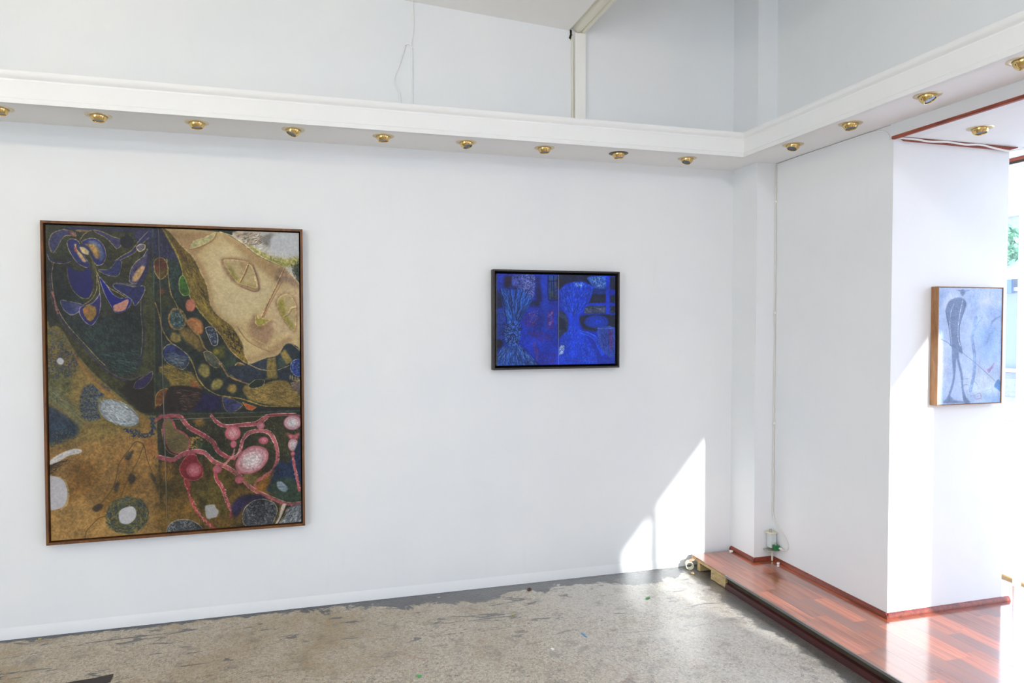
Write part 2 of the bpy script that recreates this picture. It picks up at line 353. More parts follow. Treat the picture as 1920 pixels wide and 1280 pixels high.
# ------------------------------------------------------------------ raised platform
plat = thing(empty('raised_platform', (XPL, -.02, 0)), 'low raised platform with red-brown laminate boards in front of the shop window', 'platform')
def pl(o, name=None):
    o.parent = plat; o.matrix_parent_inverse = Matrix.Translation(plat.location).inverted(); return o
pl(MB().box(XPL+.012, XW-.001, YB+.02, -.03, PZ-.022, PZ-.0075).box(XW-.001, XG-.02, YB+.02, YC-.001, PZ-.022, PZ-.0075).box(XC+.01, XG-.02, YC-.001, 1.0, PZ-.022, PZ-.0075).build('chipboard_deck', M_CHIPD))
pl(MB().box(XPL+.016, XPL+.034, YB+.02, -.42, .0, PZ-.022).build('front_face', M_CHIPD))
sk = [(XPL+.016, 0), (XPL-.006, 0), (XPL-.006, .012), (XPL+.0, .030), (XPL+.016, .036)]
pl(MB().prism(sk, 'y', YB+.02, -.43).build('front_skirting', M_SKIRTD, smooth=True))
pl(bevel(MB().box(XPL-.001, XPL+.0075, YB+.02, -.42, PZ-.012, PZ+.0012).build('edge_nosing', M_NOSE), .001))
pl(bevel(MB().box(XPL+.002, XPL+.012, -.43, -.035, PZ-.022, PZ-.0078).build('raw_edge', M_CHIP), .001))
blk = [(XPL+.0, -.425, -.27), (XPL+.004, -.135, -.105)]
for x, y0, y1 in blk:
    b = MB(); b.box(x, x+.09 if y0 < -.2 else x+.30, y0, y1, .004, PZ-.022); b.rough(.0015, 3)
    pl(bevel(b.build('support_block', M_CHIP), .002))
# laminate strips, staggered
rp = random.Random(11)
base_me = {}
SW = .082
def strip_mesh(w, l):
    k = (round(w, 4), round(l, 4))
    if k not in base_me:
        bm = bmesh.new(); g = .0001; c = .0002
        x0, x1, y0, y1 = g, w-g, -l+g, -g; z0, z1 = -.0075, 0.
        lo = [bm.verts.new(p) for p in ((x0, y0, z0), (x1, y0, z0), (x1, y1, z0), (x0, y1, z0))]
        mi = [bm.verts.new(p) for p in ((x0, y0, z1-c), (x1, y0, z1-c), (x1, y1, z1-c), (x0, y1, z1-c))]
        hi = [bm.verts.new(p) for p in ((x0+c, y0+c, z1), (x1-c, y0+c, z1), (x1-c, y1-c, z1), (x0+c, y1-c, z1))]
        for A, B in ((lo, mi), (mi, hi)):
            for i in range(4): bm.faces.new((A[i], A[(i+1) % 4], B[(i+1) % 4], B[i]))
        bm.faces.new(hi); bm.faces.new(lo[::-1]); me = bpy.data.meshes.new('plank'); bm.to_mesh(me); bm.free(); me.materials.append(M_LAM); base_me[k] = me
    return base_me[k]
nx = int((XG-.02-XPL-.008)/SW); planks = 0; wid = (XG-.02-XPL-.008)/nx
for i in range(nx):
    x = XPL+.008+i*wid
    ytop = -.030 if x < XW else YC
    if x+wid*.5 > XC: ytop = .95
    if XP < x+wid*.5 < XW: ytop = YP
    y = ytop; first = rp.uniform(.12, .42)
    while y > -3.9:
        L = first if first else rp.choice((.30, .38, .42)); first = 0
        if y-L < -3.9: L = max(.05, y+3.9)
        o = bpy.data.objects.new('plank', strip_mesh(wid, round(L, 2))); COL.objects.link(o)
        o.location = (x, y, PZ); pl(o); y -= round(L, 2); planks += 1
pl(MB().box(XPL+.008, XG-.02, YB+.02, -3.92, PZ-.0075, PZ-.0003).build('far_boards', M_LAM))

# loose things at the platform's torn end
t = thing(MB().build('cardboard_tube', M_PCREAM), 'short pale hollow cardboard tube under the torn corner of the platform', 'tube')
bm = bmesh.new(); n = 20; ro, ri = .026, .021
ringz = []
for (r, yy) in ((ri, 0), (ro, 0), (ro, .045), (ri, .045)):
    ringz.append([bm.verts.new((r*math.cos(2*math.pi*k/n), yy, r*math.sin(2*math.pi*k/n))) for k in range(n)])
for a in range(4):
    for k in range(n): bm.faces.new((ringz[a][k], ringz[a][(k+1) % n], ringz[(a+1) % 4][(k+1) % n], ringz[(a+1) % 4][k]))
bmesh.ops.recalc_face_normals(bm, faces=bm.faces); bm.to_mesh(t.data); bm.free(); t.location = (2.352, -.085, .0262); t.rotation_euler = (0, 0, -.38)
for p in t.data.polygons: p.use_smooth = True
t.modifiers.new('e', 'EDGE_SPLIT').split_angle = .6
o = MB().prism([(0, 0), (.060, .004), (.078, .016), (.05, .030), (.02, .026), (.006, .014)], 'z', 0, .007).rough(.0015, 5).build('torn_laminate_scrap', wood_mat('torn_laminate', 'b48468', 'e0b49c', .6), loc=(2.345, -.088, .0545), rot=(.06, -.05, 0))
thing(o, 'small peach-coloured torn laminate scrap on the cardboard tube at the platform corner', 'scrap')

# ------------------------------------------------------------------ eyeball downlights in brass
def downlight(x, y, z, tilt, az, label, ring_mat=None):
    root = empty('ceiling_spotlight', (x, y, z)); thing(root, label, 'spotlight', 'brass eyeball spotlights under the shelf')
    ring = [(.0385, .0005), (.0385, -.0035), (.044, -.0045), (.052, -.0035), (.0575, -.0012), (.058, .0005)]
    MB().lathe(ring, 40).build('trim_ring', ring_mat or M_RING, root, True)
    MB().lathe([(.0383, -.0005), (.0383, .02), (.0, .02)], 32).build('recess', M_DARK, root, True)
    r = .0375; pr = []
    for k in range(9):
        a = math.radians(-4+k*5.6); pr.append((r*math.cos(a), -r*math.sin(a)))
    lip = pr[-1]; pr += [(lip[0]-.0015, lip[1]-.0022), (lip[0]-.0035, lip[1]-.0018), (lip[0]-.0045, lip[1]+.004)]
    ey = MB().lathe([(.031, .022)]+pr, 36).build('eyeball', M_BRASS, root, True, loc=(0, 0, -.0005))
    ls = MB().lathe([(0, -.0215), (.012, -.0228), (lip[0]-.0047, -.0225)], 28).build('lens', M_LENS, ey, True)
    ax = Vector((0, 0, -1)).cross(Vector((math.cos(az), math.sin(az), 0)))
    ey.rotation_euler = Matrix.Rotation(tilt, 4, ax).to_euler()        # the lamp faces towards az
    return root
M_RINGD = Mat('tarnished_ring', (.10, .09, .05, 1), .4, .8).m
base_spots = [(-1.377, -.236, 3, -90, 'brass eyeball spotlight at the far left edge, mostly cut off by the frame'),
 (-.965, -.238, 4, -90, 'brass eyeball spotlight above the left edge of the large framed painting'),
 (-.528, -.238, 6, -60, 'brass eyeball spotlight above the middle of the large framed painting'),
 (-.067, -.239, 24, 205, 'brass eyeball spotlight above the right edge of the large painting'),
 (.395, -.238, 4, -90, 'brass eyeball spotlight, fourth from the inner shelf corner side of the blue painting'),
 (.851, -.236, 20, -50, 'brass eyeball spotlight just left of the blue painting'),
 (1.308, -.236, 5, -90, 'brass eyeball spotlight above the left half of the blue painting'),
 (1.773, -.232, 4, -90, 'greenish brass spotlight with darkened ring, above the right end of the blue one'),
 (2.230, -.230, 21, 205, 'tilted brass spotlight nearest the corner on the long wall'),
 (2.628, -.691, 22, 200, 'tilted brass spotlight nearest the corner on the right-hand shelf'),
 (2.636, -1.127, 9, -90, 'brass spotlight second from the corner on the right-hand shelf'),
 (2.638, -1.587, 26, -70, 'brass spotlight over the red-brown trim of the alcove opening, third from the corner'),
 (2.620, -2.019, 24, -40, 'brass spotlight at the far right edge of the photo, partly cut off')]
labels4 = 'brass eyeball spotlight midway between the large painting and the blue painting'
for i, (x, y, ti, az, lb) in enumerate(base_spots):
    if i == 4: lb = labels4
    if y < -.6: x = 2.632
    downlight(x, y, HS, math.radians(ti), math.radians(az), lb, M_RINGD if i == 7 else None)
al = downlight(3.113, -1.435, HH, math.radians(10), math.radians(-90), 'brass eyeball spotlight in the low alcove ceiling above the grey-blue painting')
del al['group']

# ------------------------------------------------------------------ paintings
class Canvas:
    """a small painter: smooth shapes, strokes, hatching and speckle on a numpy canvas"""
    def __init__(s, w, h, unit, base, seed=1):
        s.w, s.h, s.k = w, h, unit
        s.a = np.zeros((h, w, 3), np.float32); s.a[:] = np.array(base)/255.
        s.rs = np.random.RandomState(seed); s.rnd = random.Random(seed)
        n = s.noise(6)+.6*s.noise(17)+.5*s.noise(60); s.n1 = n/1.2
        s.n2 = (s.noise(200)+.6*s.noise(90))/1.2
        m = s.noise(11)+.7*s.noise(33); s.n3 = m/1.2
    def noise(s, f):
        gx, gy = f, max(2, int(f*s.h/s.w)); g = s.rs.rand(gy+2, gx+2).astype(np.float32)*2-1
        x = np.linspace(0, gx, s.w, endpoint=False); y = np.linspace(0, gy, s.h, endpoint=False)
        xi = x.astype(int); yi = y.astype(int); fx = x-xi; fy = (y-yi)[:, None]
        fx = fx*fx*(3-2*fx); fy = fy*fy*(3-2*fy)
        a = g[yi][:, xi]; b = g[yi][:, xi+1]; c = g[yi+1][:, xi]; d = g[yi+1][:, xi+1]
        return (a*(1-fx)+b*fx)*(1-fy)+(c*(1-fx)+d*fx)*fy
    def smooth(s, P, closed=True, it=3):
        P = np.array(P, np.float32); n = len(P)
        if closed and n == 4: return P
        if n < 3: return P
        if closed: A, B, C, D = np.roll(P, 1, 0), P, np.roll(P, -1, 0), np.roll(P, -2, 0)
        else:
            E = np.vstack([2*P[:1]-P[1:2], P, 2*P[-1:]-P[-2:-1]]); A, B, C, D = E[:-3], E[1:-2], E[2:-1], E[3:]
        out = []
        for t in np.linspace(0, 1, it, endpoint=False):      # a slightly slack curve through every given point
            c = .5*((2*B)+(C-A)*t+(2*A-5*B+4*C-D)*t*t+(3*B-A-3*C+D)*t**3); out.append(c*.8+(B*(1-t)+C*t)*.2)
        Q = np.stack(out, 1).reshape(-1, 2)
        return Q if closed else np.vstack([Q, P[-1:]])
    def box(s, P, m):
        x0 = max(0, int(P[:, 0].min()-m)); x1 = min(s.w, int(P[:, 0].max()+m)+2)
        y0 = max(0, int(P[:, 1].min()-m)); y1 = min(s.h, int(P[:, 1].max()+m)+2)
        return x0, x1, y0, y1
    def mask(s, P, soft):
        x0, x1, y0, y1 = s.box(P, soft+2)
        if x1 <= x0 or y1 <= y0: return None
        X = (np.arange(x0, x1)+.5)[None, :]; Y = (np.arange(y0, y1)+.5)[:, None]
        M = np.zeros((y1-y0, x1-x0), bool); n = len(P)
        for i in range(n):
            ax, ay = P[i]; bx, by = P[(i+1) % n]
            if ay == by: continue
            c = (Y < max(ay, by)) & (Y >= min(ay, by))
            xr = ax+(Y-ay)*(bx-ax)/(by-ay); M ^= c & (X < xr)
        M = M.astype(np.float32); r = max(1, int(soft))
        for ax in (0, 1):
            for _ in range(2):
                c = np.pad(M, [(r, r) if k == ax else (0, 0) for k in (0, 1)], mode='edge'); c = np.cumsum(c, axis=ax)
                z = np.zeros_like(np.take(c, [0], axis=ax)); c = np.concatenate([z, c], axis=ax); L = M.shape[ax]
                M = (np.take(c, range(2*r+1, 2*r+1+L), axis=ax)-np.take(c, range(0, L), axis=ax))/(2*r+1)
        return M, x0, x1, y0, y1
    def put(s, M, x0, x1, y0, y1, col, tex, alpha=1.):
        n = s.n1[y0:y1, x0:x1]*.5+s.n2[y0:y1, x0:x1]*.6+s.n3[y0:y1, x0:x1]*.4
        c = np.array(col, np.float32)/255.; C = c[None, None]*(1+tex*n[..., None]*np.array([1., .95, .9]))
        A = (M*alpha)[..., None]; R = s.a[y0:y1, x0:x1]; s.a[y0:y1, x0:x1] = R*(1-A)+C*A
    def F(s, col, soft, tex, P, alpha=1.):
        P = s.smooth(np.array(P)*s.k); m = s.mask(P, soft*s.k)
        if m: s.put(*m, col, tex, alpha)
        return P
    def seg(s, P, w, col, tex, alpha=1., rough=0.):
        x0, x1, y0, y1 = s.box(P, w+3)
        if x1 <= x0 or y1 <= y0: return
        D = np.full((y1-y0, x1-x0), 1e3, np.float32)
        for i in range(len(P)-1):
            a, b = P[i], P[i+1]; bx0 = max(x0, int(min(a[0], b[0])-w-3)); bx1 = min(x1, int(max(a[0], b[0])+w+3)+1)
            by0 = max(y0, int(min(a[1], b[1])-w-3)); by1 = min(y1, int(max(a[1], b[1])+w+3)+1)
            if bx1 <= bx0 or by1 <= by0: continue
            X = (np.arange(bx0, bx1)+.5)[None, :]-a[0]; Y = (np.arange(by0, by1)+.5)[:, None]-a[1]
            d = b-a; L = float(d@d)+1e-6; t = np.clip((X*d[0]+Y*d[1])/L, 0, 1)
            q = np.hypot(X-t*d[0], Y-t*d[1]); v = D[by0-y0:by1-y0, bx0-x0:bx1-x0]; np.minimum(v, q, out=v)
        ww = w/2+min(w/2, 3.)*(rough*s.n2[y0:y1, x0:x1]+rough*.7*s.n3[y0:y1, x0:x1])
        s.put(np.clip(ww-D+.5, 0, 1), x0, x1, y0, y1, col, tex, alpha)
    def L(s, col, w, P, closed=False, alpha=.9):
        s.seg(s.smooth(np.array(P)*s.k, False) if not closed else np.vstack([s.smooth(np.array(P)*s.k), s.smooth(np.array(P)*s.k)[:1]]), w*s.k, col, .3, alpha, .4)
    def dots(s, col, n, ln, w, ang, jit, P, alpha=.7, rad=None):
        """n short strokes of length ln inside the outline; ang in degrees, or radial about rad"""
        Q = s.smooth(np.array(P)*s.k); m = s.mask(Q, 1)
        if not m: return
        M, x0, x1, y0, y1 = m
        for _ in range(n):
            for _t in range(12):
                x = s.rnd.randint(x0, x1-1); y = s.rnd.randint(y0, y1-1)
                if M[y-y0, x-x0] > .6: break
            else: continue
            a = math.radians(ang+s.rnd.uniform(-jit, jit))
            if rad: a += math.atan2(y-rad[1]*s.k, x-rad[0]*s.k)
            l = ln*s.k*s.rnd.uniform(.5, 1.2)/2; q = s.rnd.uniform(.72, 1.25); c = [v*q*s.rnd.uniform(.93, 1.07) for v in col]
            cu = s.rnd.uniform(-.4, .4)*l
            p = np.array([(x-l*math.cos(a), y-l*math.sin(a)), (x-cu*math.sin(a), y+cu*math.cos(a)), (x+l*math.cos(a), y+l*math.sin(a))], np.float32)
            s.seg(p, max(w*s.k, .8), c, .1, alpha)
    def R(s, c0, c1, cx, cy, rx, ry, rot=0, power=1.4, alpha=1.):
        cx, cy, rx, ry = [v*s.k for v in (cx, cy, rx, ry)]; r = max(rx, ry)
        P = np.array([(cx-r, cy-r), (cx+r, cy+r)]); x0, x1, y0, y1 = s.box(P, 3)
        if x1 <= x0 or y1 <= y0: return
        X = (np.arange(x0, x1)+.5)[None, :]-cx; Y = (np.arange(y0, y1)+.5)[:, None]-cy; a = math.radians(rot)
        u = (X*math.cos(a)+Y*math.sin(a))/rx; v = (-X*math.sin(a)+Y*math.cos(a))/ry; d = np.hypot(u, v)*(1+.06*s.n3[y0:y1, x0:x1]+.03*s.n2[y0:y1, x0:x1])
        A = (np.clip((1-d)*min(rx, ry)/1.5, 0, 1)*alpha)[..., None]; t = np.clip(1-d, 0, 1)**(1/power); t = t[..., None]
        C = (np.array(c0)*(1-t)+np.array(c1)*t)/255.*(1+.15*s.n2[y0:y1, x0:x1, None]+.06*np.sin(d*26)[..., None])
        s.a[y0:y1, x0:x1] = s.a[y0:y1, x0:x1]*(1-A)+C*A
    def run(s, text):
        for line in text.strip().split('\n'):
            line = line.strip()
            if not line or line[0] == '#': continue
            head, _, tail = line.partition('|'); h = head.split()
            P = [tuple(float(v) for v in q.split(',')) for q in tail.split()]
            col = tuple(int(h[1][i:i+2], 16) for i in (0, 2, 4)) if len(h) > 1 else None
            if h[0] == 'F': s.F(col, float(h[2]), float(h[3]), P, float(h[4]) if len(h) > 4 else 1.)
            elif h[0] == 'O':                       # filled shape with an outline: O fill soft tex outline width
                s.F(col, float(h[2]), float(h[3]), P); oc = tuple(int(h[4][i:i+2], 16) for i in (0, 2, 4)); s.L(oc, float(h[5]), P, True)
            elif h[0] == 'L': s.L(col, float(h[2]), P)
            elif h[0] == 'D': s.dots(col, int(h[2]), float(h[3]), float(h[4]), float(h[5]), float(h[6]), P, float(h[7]) if len(h) > 7 else .7)
            elif h[0] == 'Q': s.dots(col, int(h[2]), float(h[3]), float(h[4]), float(h[5]), float(h[6]), P[1:], .7, P[0])
            elif h[0] == 'R':
                c1 = tuple(int(h[2][i:i+2], 16) for i in (0, 2, 4)); s.R(col, c1, P[0][0], P[0][1], P[1][0], P[1][1], float(h[3]), float(h[4]))
    def finish(s, grain=.05):
        g = s.noise(int(s.w/2.2)); s.a = np.clip(s.a*(1+grain*(s.n2+g)[..., None]*.6), 0, 1); return s.a

